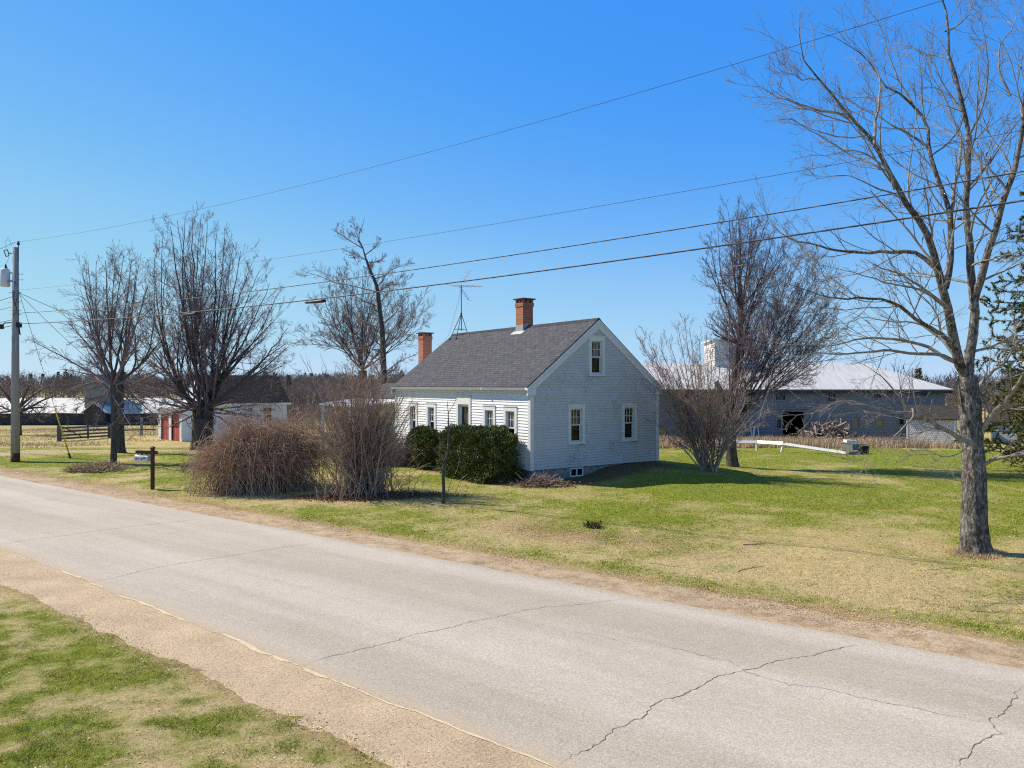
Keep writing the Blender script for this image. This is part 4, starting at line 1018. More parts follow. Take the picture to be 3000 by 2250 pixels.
# ------------------------------------------------------------------ vectorised tubes
def tubes(groups, col=None):
    """groups: list of (P (B,n,3), R (B,n), sides) -> verts, face arrays"""
    VV, FF = [], []; off = 0
    for P, R, k in groups:
        if len(P) == 0: continue
        B, n, _ = P.shape
        T = np.gradient(P, axis=1); T /= np.linalg.norm(T, axis=2, keepdims=True)+1e-9
        md = P[:, -1]-P[:, 0]; md /= np.linalg.norm(md, axis=1, keepdims=True)+1e-9
        ref = np.where(np.abs(md[:, 2:3]) < .8, np.array([[0, 0, 1.]]), np.array([[1., 0, 0]]))[:, None, :]
        A = np.cross(T, np.broadcast_to(ref, T.shape)); A /= np.linalg.norm(A, axis=2, keepdims=True)+1e-9
        Bn = np.cross(T, A)
        th = np.arange(k)*2*np.pi/k
        V = P[:, :, None, :]+R[:, :, None, None]*(np.cos(th)[None, None, :, None]*A[:, :, None, :]+np.sin(th)[None, None, :, None]*Bn[:, :, None, :])
        VV.append(V.reshape(-1, 3))
        b = np.arange(B)[:, None, None]*n*k; i = np.arange(n-1)[None, :, None]*k; j = np.arange(k)[None, None, :]; j2 = (j+1) % k
        q = np.stack(np.broadcast_arrays(b+i+j, b+i+j2, b+i+k+j2, b+i+k+j), -1).reshape(-1, 4)+off
        FF.append(q); off += B*n*k
    return np.concatenate(VV), FF
def tube_obj(name, groups, m, parent=None, base=(0, 0, 0), smooth=True):
    V, Fq = tubes(groups)
    return link(name, np_mesh(name, V-np.array(base), Fq, smooth), m, parent)
def resample(pts, rads, n):
    pts = np.array(pts, float); rads = np.array(rads, float)
    # smooth (Catmull-Rom) then even spacing
    if len(pts) > 2:
        Q = []; RR = []
        for i in range(len(pts)-1):
            p0, p1, p2, p3 = pts[max(i-1, 0)], pts[i], pts[i+1], pts[min(i+2, len(pts)-1)]
            for t in np.arange(0, 1, .125):
                Q.append(.5*((2*p1)+(-p0+p2)*t+(2*p0-5*p1+4*p2-p3)*t*t+(-p0+3*p1-3*p2+p3)*t**3)); RR.append(rads[i]*(1-t)+rads[i+1]*t)
        Q.append(pts[-1]); RR.append(rads[-1]); pts = np.array(Q); rads = np.array(RR)
    d = np.r_[0, np.cumsum(np.linalg.norm(np.diff(pts, axis=0), axis=1))]
    t = np.linspace(0, d[-1], n)
    return np.stack([np.interp(t, d, pts[:, k]) for k in range(3)], 1), np.interp(t, d, rads)

# ------------------------------------------------------------------ utility pole
pb = GP(45, 1352); PY = pb[1]
pole = thing('utility_pole', 'grey wooden utility pole with transformer at the roadside by the left edge', 'utility pole', pb)
pxz = lambda py: CZ-(py-HY)/F*PY-pb[2]
pm = lambda px: (px-47)/F*PY
ptop = pxz(725)
m = MB(); m.tube([(0, 0, -.3), (0, 0, .42)], [.205, .20], 14); m.build('pole_butt', M['poleend'], pole, smooth=True)
m = MB(); m.tube([(0, 0, .4), (0, 0, ptop*.5), (.02, 0, ptop)], [.199, .165, .125], 14); m.build('shaft', M['pole'], pole, smooth=True)
m = MB(); m.tube([(.15, 0, ptop-.7), (.15, 0, ptop+.15)], .02, 6); m.tube([(.15, 0, ptop+.12), (.15, 0, ptop+.18), (.15, 0, ptop+.24), (.15, 0, ptop+.30)], [.05, .075, .045, .06], 8); m.build('pin_insulator', M['iron'], pole, smooth=True)
tz0, tz1t = pxz(840), pxz(788); txm = pm(19)
m = MB(); m.tube([(txm, -.05, tz0), (txm, -.05, tz0+.04), (txm, -.05, tz1t-.06), (txm, -.05, tz1t)], [.20, .215, .215, .17], 18); tr = m.build('transformer', M['mailwhite'], pole, smooth=True)
m = MB(); m.tube([(txm+.03, -.05, tz1t-.02), (txm+.03, -.05, tz1t+.08), (txm+.03, -.05, tz1t+.22)], [.035, .05, .03], 8); m.tube([(txm+.13, -.12, tz1t-.02), (txm+.13, -.12, tz1t+.1)], .025, 8); m.build('bushing', M['iron'], tr)
for zz_ in (tz0+.3, tz1t-.2):
    m = MB(); m.box(txm+.1, -.08, -.08, 0, zz_-.03, zz_+.03); m.build('bracket', M['galv'], tr)
m = MB(); zc = pxz(741)
C_ = [(pm(13), 0, zc+.12), (pm(24), 0, zc+.16), (pm(28.5), 0, zc-.12), (pm(20), 0, zc-.18)]
for a_, b_ in zip(C_, C_[1:]+C_[:1]): m.tube([a_, b_], .022, 6)
m.tube([(pm(28), 0, zc), (pm(40), 0, zc-.05)], .025, 6)
m.tube([(pm(20), 0, zc+.16), (pm(18.5), 0, zc+.55), (pm(26), 0, zc+.78), (pm(33), 0, zc+.5), (pm(36), 0, zc+.35)], .008, 4); m.tube([(pm(28), 0, zc-.12), (pm(25), 0, zc-.4), (pm(15), 0, zc-.62), (txm+.03, -.05, tz1t+.2)], .008, 4)
m.build('fuse_cutout', M['iron'], pole)
m = MB(); zb_ = pxz(958); m.box(pm(2), pm(9.5), -.15, .1, zb_-.1, zb_+.13); m.tube([(pm(9), 0, zb_+.1), (pm(16), 0, zb_+.2), (pm(40), 0, zb_+.22)], .03, 6); m.build('cable_terminal', M['black'], pole)
m = MB(); m.box(pm(52), pm(63), -.12, .1, zb_-.02, zb_+.22); m.tube([(pm(58), 0, zb_), (pm(60), 0, zb_-.3), (pm(62), 0, zb_-.38)], .03, 5); m.build('splice_box', M['black'], pole)
m = MB()
for py in (858, 886, 910, 922): m.tube([(0, -.17, pxz(py)), (.17, 0, pxz(py)-.03)], .018, 5); m.tube([(-.35, 0, pxz(py)), (.3, 0, pxz(py)+.02)], .012, 4)
for py in (803, 820): m.tube([(0, 0, pxz(py)), (.42, 0, pxz(py))], .012, 5)
m.tube([(-.34, -.05, tz1t-.25), (-.4, -.1, tz1t-.6), (-.2, -.2, tz0+.25), (.1, -.18, tz0+.2), (.14, 0, tz0)], .016, 5)
m.tube([(0, -.17, tz0-.2), (.02, -.19, tz0-.7), (.1, -.17, tz0-.9), (.17, 0, pxz(858))], .018, 5)
m.tube([(.05, -.16, pxz(892)), (.14, -.12, pxz(900)), (.12, -.13, pxz(915)), (.02, -.18, pxz(925))], .014, 5)
m.build('hardware', M['iron'], pole)
# lines running along the road to the right, and on to the left
RD = np.array((.81, -.584)); LD = np.array((-.80, .60))
pw = np.array((pb[0], pb[1]))
def cable(name, z0, z1, span, sag, r, label, cat, m_, grp, dirn=RD, x0=.0, helix=0, n=60):
    t = np.linspace(0, 1, n); xy = pw+dirn*(x0+t[:, None]*span)
    z = z0+(z1-z0)*t-4*sag*t*(1-t)
    P = np.concatenate([xy, z[:, None]], 1)
    o = tube_obj(name, [(P[None], np.full((1, n), r), 6)], m_)
    tag(o, label, cat, grp); 
    if helix:
        tt = np.linspace(0, 1, int(span*22)); ang = tt*span*2*math.pi/.55
        xy = pw+dirn*(x0+tt[:, None]*span); z = z0+(z1-z0)*tt-4*sag*tt*(1-tt)
        off = np.stack([-dirn[1]*np.cos(ang), dirn[0]*np.cos(ang), np.sin(ang)], 1)*helix
        Pw = np.concatenate([xy, z[:, None]], 1)+off
        tube_obj('lashing_strand', [(Pw[None], np.full((1, len(Pw)), .006), 4)], M['wire2'], o)
    return o
zt = pb[2]
G1 = 'overhead lines strung from the utility pole along the road'
cable('power_line', zt+ptop+.26, zt+ptop+1.15, 52, .98, .0055, 'topmost thin power line rising from pole top to the upper right', 'power line', M['wire'], G1)
cable('power_line', CZ+(HY-851)*PY/F, 8.55, 52, .50, .005, 'faint thin line, second highest across the sky', 'power line', M['wire'], G1)
cable('telephone_cable', CZ+(HY-918)*PY/F, 8.05, 52, .62, .012, 'twisted cable just above the thickest lowest cable', 'cable', M['wire'], G1, helix=.010)
cb_ = cable('telephone_cable', CZ+(HY-949)*PY/F, 7.55, 52, .62, .017, 'thickest and lowest overhead cable, carrying two black splice cases', 'cable', M['wire'], G1, helix=.015)
for z_, sg, r_, lb in ((ptop+.26, .8, .011, 'topmost line leaving the pole towards the left frame edge'), (pxz(866), .8, .014, 'drooping cable leaving the pole leftwards below the transformer'), (pxz(896), .6, .012, 'thin wire leaving the pole leftwards at mid height'), (pxz(935), .5, .014, 'twisted cable leaving the pole leftwards above the black terminal'), (pxz(952), .5, .018, 'lowest cable leaving the pole leftwards through the black terminal')):
    cable('power_line', zt+z_, zt+z_+.3, 45, sg, r_, lb, 'cable', M['wire'], 'overhead lines leaving the pole to the left', dirn=LD, n=30)
def splice(px, label):
    t = (24.6+pw[0]*0+0)  # position along the cable from its column in the photo
    k = (px-1500)/F; tt = (k*pw[1]-pw[0])/(RD[0]-k*RD[1]); u = tt/52
    z0 = CZ+(HY-949)*PY/F; z = z0+(7.55-z0)*u-4*.62*u*(1-u)
    c = pw+RD*tt
    m = MB(); L = .50
    a_ = Vector((RD[0], RD[1], .0))
    pts = [Vector((0, 0, -.075))+a_*s for s in (-L, -L*.8, L*.6, L)]
    m.tube([tuple(p) for p in pts], [.012, .04, .055, .05], 10)
    m.tube([tuple(a_*-.35), tuple(a_*-.35+Vector((0, 0, -.08)))], .012, 5); m.tube([tuple(a_*.35), tuple(a_*.35+Vector((0, 0, -.08)))], .012, 5)
    o = m.build('splice_case', M['black'], None, (c[0], c[1], z), True); tag(o, label, 'splice case', 'splice cases hung on the lowest cable'); return o
splice(922, 'black splice case on the lowest cable left of the TV antenna')
splice(555, 'black splice case on the lowest cable in front of the dense bare tree')
def drop(name, p0, p1, sag, r, label):
    t = np.linspace(0, 1, 40)[:, None]; P = np.array(p0)*(1-t)+np.array(p1)*t; P[:, 2] -= (4*sag*t*(1-t))[:, 0]
    tag(tube_obj(name, [(P[None], np.full((1, 40), r), 5)], M['wire']), label, 'cable', 'service drops from the pole to the buildings')
zs_ = zt+pxz(858)
ge = Vector((gp0[0], gp0[1], gp0[2]))+Vector((-math.sin(a2)*4.8-.1, math.cos(a2)*4.8, 2.5))
hw = H2W(-.15, 10.8, 2.75); 
drop('service_cable', (pb[0]+.2, pb[1], zs_), hw, .9, .012, 'service cable drooping from the pole to the farmhouse end')
drop('service_cable', (pb[0]+.2, pb[1], zs_-.05), tuple(ge), .55, .012, 'service cable running steeply from pole down to the garage')
# guy wire
gb = GP(206, 1342)
guy = thing('guy_wire', 'steel guy wire with bright yellow guard anchored right of the pole', 'guy wire', gb)
topg = Vector((pb[0]+.12-gb[0], pb[1]-gb[1], zt+pxz(845)-gb[2]))
m = MB(); m.tube([(0, 0, -.1), tuple(topg*.02)], .03, 6); m.tube([tuple(topg*.02), tuple(topg)], .010, 5); m.build('wire', M['wire'], guy)
m = MB(); m.tube([tuple(topg*.035), tuple(topg*.31)], .032, 8); m.build('guard', M['yellow'], guy, smooth=True)
m = MB(); m.tube([tuple(topg*.0), tuple(topg*.03)], .05, 6); m.build('anchor_eye', M['iron'], guy)

# ------------------------------------------------------------------ mailbox
mb0 = GP(447, 1434); mY = mb0[1]
k_ = mY/F
mrot = rad(-16)
mail = thing('mailbox', 'brown wooden mailbox post with white box numbered 447 hanging from its arm', 'mailbox', mb0, mrot)
mh = (1434-1311)*k_
m = MB(); m.box(-.05, .05, -.05, .05, -.2, mh-.06); post = m.build('post', M['mailwood'], mail)
m = MB(); m.hexa([(-.045, -.045, mh-.06), (.045, -.045, mh-.06), (.045, .045, mh-.06), (-.045, .045, mh-.06), (-.075, -.075, mh-.01), (.075, -.075, mh-.01), (.075, .075, mh-.01), (-.075, .075, mh-.01)]); m.hexa([(-.075, -.075, mh-.01), (.075, -.075, mh-.01), (.075, .075, mh-.01), (-.075, .075, mh-.01), (-.03, -.03, mh+.04), (.03, -.03, mh+.04), (.03, .03, mh+.04), (-.03, .03, mh+.04)]); m.build('post_cap', M['mailwood'], post)
az_ = mh-.17
m = MB(); m.box(-.70, .18, -.058, .058, az_-.05, az_+.05); m.build('arm', M['mailwood'], mail)
bx = MB(); L0_, L1_, hw_, hb = -.70, -.14, .10, az_-.33
prof = [(-hw_, hb), (hw_, hb), (hw_, hb+.14)]+[(hw_*math.cos(t), hb+.14+.09*math.sin(t)) for t in np.linspace(.2, math.pi-.2, 8)]+[(-hw_, hb+.14)]
bx.prism(prof, lambda y, z: (L0_, y, z), lambda y, z: (L1_, y, z)); box_ = bx.build('box', M['mailwhite'], mail)
m = MB(); m.prism([(y*1.04, hb+(z-hb)*1.03-.003) for y, z in prof], lambda y, z: (L0_-.02, y, z), lambda y, z: (L0_+.0, y, z)); m.build('door', M['trim'], box_)
m = MB(); m.box(-.5, -.42, -.01, .01, hb+.22, az_-.05); m.box(-.3, -.22, -.01, .01, hb+.22, az_-.05); m.build('hanger', M['iron'], box_)
m = MB(); m.box(-.62, -.36, -hw_-.012, -hw_-.004, hb+.075, hb+.10); m.box(-.40, -.36, -hw_-.0125, -hw_-.0035, hb+.035, hb+.10); m.build('flag', M['red'], box_)
m = MB(); m.box(-.655, -.60, -hw_-.013, -hw_-.003, hb+.06, hb+.11); m.build('flag_pivot', M['black'], box_)
fc = bpy.data.curves.new('house_number', 'FONT'); fc.body = '447'; fc.size = .115; fc.extrude = .002; fc.materials.append(M['black'])
ft_ = bpy.data.objects.new('lettering', fc); COL.objects.link(ft_)
nm_ = bpy.data.meshes.new_from_object(ft_.evaluated_get(bpy.context.evaluated_depsgraph_get())); bpy.data.objects.remove(ft_)
fo_ = bpy.data.objects.new('house_number', nm_); COL.objects.link(fo_); fo_.parent = box_; fo_.location = (-.352, -hw_-.005, hb+.075); fo_.rotation_euler = (rad(90), 0, 0)

# ------------------------------------------------------------------ gate and paddock fence
gL, gR = GP(173, 1293), GP(318, 1283)
gd = Vector(gR)-Vector(gL); gl = math.hypot(gd.x, gd.y)
gate = thing('farm_gate', 'dark weathered wooden field gate with a diagonal brace', 'gate', gL, math.atan2(gd.y, gd.x))
gh = 45*gL[1]/F; dzr = gR[2]-gL[2]
m = MB(); m.box(-.10, .14, -.12, .12, -.2, gh+.05); m.build('gate_post', M['fencewood'], gate)
m = MB()
for f in (.16, .38, .62, .86): m.bar((.14, 0, gh*f), (gl, 0, gh*f+dzr), .05, .15)
m.build('rail', M['fencewood'], gate)
m = MB(); m.bar((.35, -.05, gh*.95), (gl*.46, -.05, gh*.14+dzr*.45), .04, .14, (0, 1, 0)); m.build('brace', M['fencewood'], gate)
m = MB(); m.box(gl*.54, gl*.54+.17, -.09, -.03, gh*.02, gh+.02); m.build('stile', M['fencewood'], gate)
m = MB(); m.box(gl, gl+.2, -.1, .1, -.3+dzr, gh+dzr); m.build('gate_post', M['fencewood'], gate)
fA, fB = GP(352, 1276), GP(415, 1273); fC = GP(447, 1272)
pf = thing('rail_fence', 'grey two-rail paddock fence between the tree trunks and the garage', 'fence', fA)
F_ = [Vector(v)-Vector(fA) for v in (fA, fB, fC)]; fh = 47*fB[1]/F
for v in (F_[1],):
    m = MB(); m.box(v.x-.1, v.x+.1, v.y-.1, v.y+.1, v.z-.2, v.z+fh); m.build('fence_post', M['greywood'], pf)
for f in (.30, .72):
    m = MB(); m.bar(F_[0]+Vector((-.6, 0, fh*f)), F_[1]+Vector((0, -.12, fh*f)), .06, .12); m.bar(F_[1]+Vector((0, -.121, fh*f)), F_[2]+Vector((.3, 0, fh*f)), .06, .12); m.build('rail', M['fencewood'], pf)

# ------------------------------------------------------------------ fallen white fence, cart, piles
w0, w1, w2, w3 = GP(2060, 1322), GP(2218, 1321), GP(2294, 1324), GP(2478, 1331)
wf = thing('white_rail_fence', 'low white painted rail fence collapsing to the ground by the barn yard', 'fence', w1)
o_ = Vector(w1)
def wl_(v, h): v = Vector(v)-o_; return Vector((v.x, v.y, v.z+h))
fk = w1[1]/F; ht = 25*fk
m = MB(); U_ = (0, .78, .62); m.bar(wl_(w0, ht+.04), wl_(w1, ht+.02), .05, .20, U_); m.bar(wl_(w1, ht+.02), wl_(w2, 24*fk), .0505, .20, U_); r0 = m.build('rail', M['trim'], wf)
m = MB(); m.bar(wl_(w2, 23*fk), wl_(w3, .06), .05, .20, U_); m.build('rail', M['trim'], wf)
for v, l_ in ((w1, 0), (w2, .10)):
    m = MB(); m.bar(wl_(v, -.15)-Vector((l_, 0, 0)), wl_(v, ht+.06)+Vector((l_*.6, .055, 0)), .12, .10); m.build('fence_post', M['trim'], wf)
c0 = GP(2500, 1328); ck = c0[1]/F
cart = thing('garden_cart', 'grey two-wheeled garden cart parked at the end of the fallen white fence', 'cart', c0, rad(14))
cw, chh = 44*ck, 27*ck
m = MB(); m.hexa([(-cw*.42, -.35, .12), (cw*.40, -.35, .12), (cw*.40, .35, .12), (-cw*.42, .35, .12), (-cw*.52, -.45, chh), (cw*.44, -.45, chh), (cw*.44, .45, chh), (-cw*.52, .45, chh)]); m.build('tub', M['cartgrey'], cart)
m = MB(); m.box(-cw*.56, cw*.5, -.48, -.43, chh, chh+.04); m.box(-cw*.56, cw*.5, .43, .48, chh, chh+.04); m.build('rim', M['cartgrey'], cart)
for yv in (-.52, .46):
    m = MB(); m.tube([(cw*.42, yv, .22), (cw*.42, yv+.07, .22)], .23, 16); m.build('wheel', M['rubber'], cart, smooth=False)
m = MB(); m.bar((-cw*.5, -.3, .14), (-cw*.42, -.3, .0), .05); m.bar((-cw*.5, .3, .14), (-cw*.42, .3, 0), .05); m.build('leg', M['fencewood'], cart)
m = MB(); m.hexa([(-.33, -.25, 0), (.30, -.25, -.04), (.30, .2, -.04), (-.33, .2, 0), (-.33, -.25, .14), (.30, -.25, .10), (.30, .2, .10), (-.33, .2, .14)])
wbx = m.build('white_slab', M['trim'], None, (c0[0]-.12, c0[1], c0[2]+chh+.09)); tag(wbx, 'white slab lying across the top of the grey cart', 'slab')
sp = GP(2503, 1333)
m = MB(); m.hexa([(-.35, 0, -.05), (.3, -.1, -.05), (.35, .25, -.05), (-.2, .25, -.05), (-.22, .03, .16), (.28, 0, .2), (.33, .12, .3), (-.1, .15, .18)])
tag(m.build('pale_stone', M['stone'], None, sp), 'pale broken stone lying in front of the grey cart', 'stone')
def heap(rng, n, rx, ry, h, l0, l1, r0, r1, flat=.5, sides=5):
    u = rng.random(n)**.6; a = rng.random(n)*2*math.pi
    c = np.stack([u*rx*np.cos(a), u*ry*np.sin(a), h*(1-u**1.6)*rng.random(n)**.6+.03], 1)
    d = np.stack([rng.normal(0, 1, n), rng.normal(0, 1, n), rng.normal(0, flat, n)], 1); d /= np.linalg.norm(d, axis=1)[:, None]
    L = rng.uniform(l0, l1, n); k = 4
    t = np.linspace(-.5, .5, k)[None, :, None]
    P = c[:, None, :]+d[:, None, :]*L[:, None, None]*t+rng.normal(0, .03, (n, k, 3))*L[:, None, None]
    P[:, :, 2] = np.maximum(P[:, :, 2], .01)
    r = rng.uniform(r0, r1, n)[:, None]*np.linspace(1, .7, k)[None]
    return (P, r, sides)
lp = PX(2425, 1297, 56.0); lp = (lp[0], 56.0, gz(lp[0], 56.0)); rp = RNG(77)
pile = thing('log_pile', 'heap of tangled old logs and boards before the barn doorway', 'log pile', lp)
tube_obj('logs', [heap(rp, 190, 2.35, 1.3, 1.5, .8, 2.2, .05, .13), heap(rp, 280, 2.7, 1.4, 1.5, .6, 1.8, .02, .05, .6, 4)], M['stick'], pile)
m = MB()
for k in range(26):
    a = rp.uniform(0, 6.28); u = rp.random()**.6; h_ = 1.2*(1-u**1.6)*rp.uniform(.6, 1)
    p = Vector((2.2*u*math.cos(a), 1.1*u*math.sin(a)-.2, h_+.05)); d = Vector(rp.normal(0, 1, 3)); d.z *= .5; d.normalize(); L = rp.uniform(.3, .8)
    m.bar(p-d*L/2, p+d*L/2, rp.uniform(.12, .28), .04)
m.build('boards', M['greywood'], pile)
b0 = GP(1590, 1424)
bp = thing('brush_pile', 'low pile of cut brown twigs beside the farmhouse corner', 'brush pile', b0)
tube_obj('twigs', [heap(rp, 420, .85, .5, .30, .25, .8, .005, .014, .4, 4), (np.array([[(-.5, .0, .1), (-.7, -.05, .25), (-.95, -.1, .48)]]), np.array([[.016, .014, .01]]), 5)], M['stick'], bp)
V = rp.normal(0, 1, (700, 3))*np.array((.55, .3, .05))+np.array((0, 0, .07)); V[:, 2] = np.abs(V[:, 2])
def leafquads(c, size, rng):
    n = len(c); a = rng.normal(0, 1, (n, 3)); a /= np.linalg.norm(a, axis=1)[:, None]; b = np.cross(a, rng.normal(0, 1, (n, 3))); b /= np.linalg.norm(b, axis=1)[:, None]
    s = size*(.5+rng.random(n))[:, None]
    Q = np.stack([c-a*s, c-b*s*.5, c+a*s, c+b*s*.5], 1).reshape(-1, 3)
    return Q, np.arange(n*4).reshape(n, 4)
Q, Fq = leafquads(V, .04, rp); link('dead_leaves', np_mesh('dead_leaves', Q, [Fq]), M['litter'], bp)
h0 = GP(290, 1378)
hp = thing('straw_heap', 'flat heap of dry grass clippings beside the slim trunk by the mailbox', 'heap', h0)
tube_obj('straw', [heap(rp, 1500, 1.35, .8, .28, .25, .7, .006, .013, .35, 3)], M['straw'], hp)
e0 = GP(1740, 1545)
eb = thing('evergreen_sprig', 'small dark evergreen branch fallen on the lawn', 'branch', e0)
tube_obj('stem', [heap(rp, 24, .17, .09, .08, .15, .3, .005, .008, .5, 4)], M['twig2'], eb)
Q, Fq = leafquads(rp.normal(0, 1, (260, 3))*np.array((.10, .06, .03))+np.array((0, 0, .07)), .035, rp); link('needles', np_mesh('needles', Q, [Fq]), M['yew'], eb)
def fallen(px, py, L, ang, r, label, seed):
    rg = RNG(seed); b = GP(px, py); n = 9; t = np.linspace(-.5, .5, n)
    P = np.stack([t*L*math.cos(ang), t*L*math.sin(ang), np.full(n, r*.7)], 1)+rg.normal(0, L*.016, (n, 3))*np.array((1, 1, .15)); P[:, 2] = np.abs(P[:, 2])+.004
    for k in range(n): P[k, 2] += gz(b[0]+P[k, 0], b[1]+P[k, 1])-b[2]
    i = n//2; Q = np.stack([P[i]+np.array((math.cos(ang+.6), math.sin(ang+.6), .05))*L*.3*s for s in np.linspace(0, 1, n)])
    o = tube_obj('fallen_stick', [(np.stack([P, Q]), np.stack([np.full(n, r)*np.linspace(.65, .3, n), np.full(n, r*.4)*np.linspace(1, .5, n)]), 5)], M['stick']); o.location = b
    tag(o, label, 'stick', 'fallen sticks on the lawn')
fallen(2212, 1596, .55, .1, .02, 'short fallen stick on the lawn left of the big bare tree', 1)
fallen(1970, 1660, 1.0, -.5, .009, 'long thin pale twig lying on grass near the road', 2)
fallen(2200, 1665, .8, .5, .012, 'dark forked twig lying on dry grass below the short stick', 3)
fallen(2790, 1665, 1.0, .1, .007, 'pale thin twig lying on grass just before the big tree', 4)
fallen(2940, 1795, 1.0, -.2, .009, 'thin dark twig lying near the road at the right edge', 5)
fallen(2110, 1364, .8, .2, .03, 'grey stick lying beside the trunk behind the vase-shaped shrub', 6)
# leaf litter under the shrubs
x = rp.normal(0, 1, 6500)*1.1-4.6; y = GP(1062, 1450)[1]-.45-.12*(x+4.6)+rp.normal(0, 1, 6500)*.26
Q, Fq = leafquads(np.stack([x, y, ground(x, y)+.02+.05*rp.random(6500)], 1), .035, rp)
struct(link('leaf_litter', np_mesh('leaf_litter', Q, [Fq]), M['litter']), 'stuff')
# ------------------------------------------------------------------ branching
def unit(v): return v/(np.linalg.norm(v, axis=-1, keepdims=True)+1e-9)
def kids(P, R, k, t0, t1, ang, L, rr, n, up, wig, rng, rmin=.004, rend=.5, fall=.45, asd=.22, rcap=1e9):
    """k side branches on each of B parents (B,m,3); L = length of a branch near t0 (scalar or per parent)"""
    B, m, _ = P.shape
    t = t0+(t1-t0)*(np.arange(k)[None]+rng.random((B, k)))/k
    f = t*(m-1); i = np.clip(f.astype(int), 0, m-2); w = (f-i)[..., None]; b = np.arange(B)[:, None]
    pos = P[b, i]*(1-w)+P[b, i+1]*w; tan = unit(P[b, i+1]-P[b, i]); r = R[b, i]*(1-w[..., 0])+R[b, i+1]*w[..., 0]
    pr = rng.normal(0, 1, (B, k, 3)); pr = unit(pr-(pr*tan).sum(-1, keepdims=True)*tan)
    a = (ang+rng.normal(0, asd, (B, k)))[..., None]
    d = np.cos(a)*tan+np.sin(a)*pr
    Ls = np.broadcast_to(np.asarray(L, float).reshape(-1, 1), (B, k))*(1-fall*(t-t0)/(t1-t0+1e-9))*rng.uniform(.55, 1.15, (B, k))
    N_ = B*k; d = d.reshape(N_, 3); p = pos.reshape(N_, 3); step = (Ls.reshape(N_)/(n-1))[:, None]
    out = [p]
    for j in range(n-1):
        d = unit(d+np.array((0, 0, up))/(n-1)+rng.normal(0, wig, (N_, 3)))
        p = p+d*step; out.append(p)
    r0 = np.clip(r.reshape(N_)*rr, rmin, rcap)
    RR = r0[:, None]*np.linspace(1, rend, n)[None]; RR = np.maximum(RR, rmin*.7)
    return np.stack(out, 1), RR
def lens(P): return np.linalg.norm(np.diff(P, axis=1), axis=2).sum(1)
def tree(name, label, cat, base, trunk_groups, crown_groups, mt, mc, group=None, cname='crown', tname='trunk'):
    t = thing(name, label, cat, base, 0, group)
    if trunk_groups: tube_obj(tname, trunk_groups, M[mt], t, base)
    tube_obj(cname, crown_groups, M[mc], t, base, False)
    return t

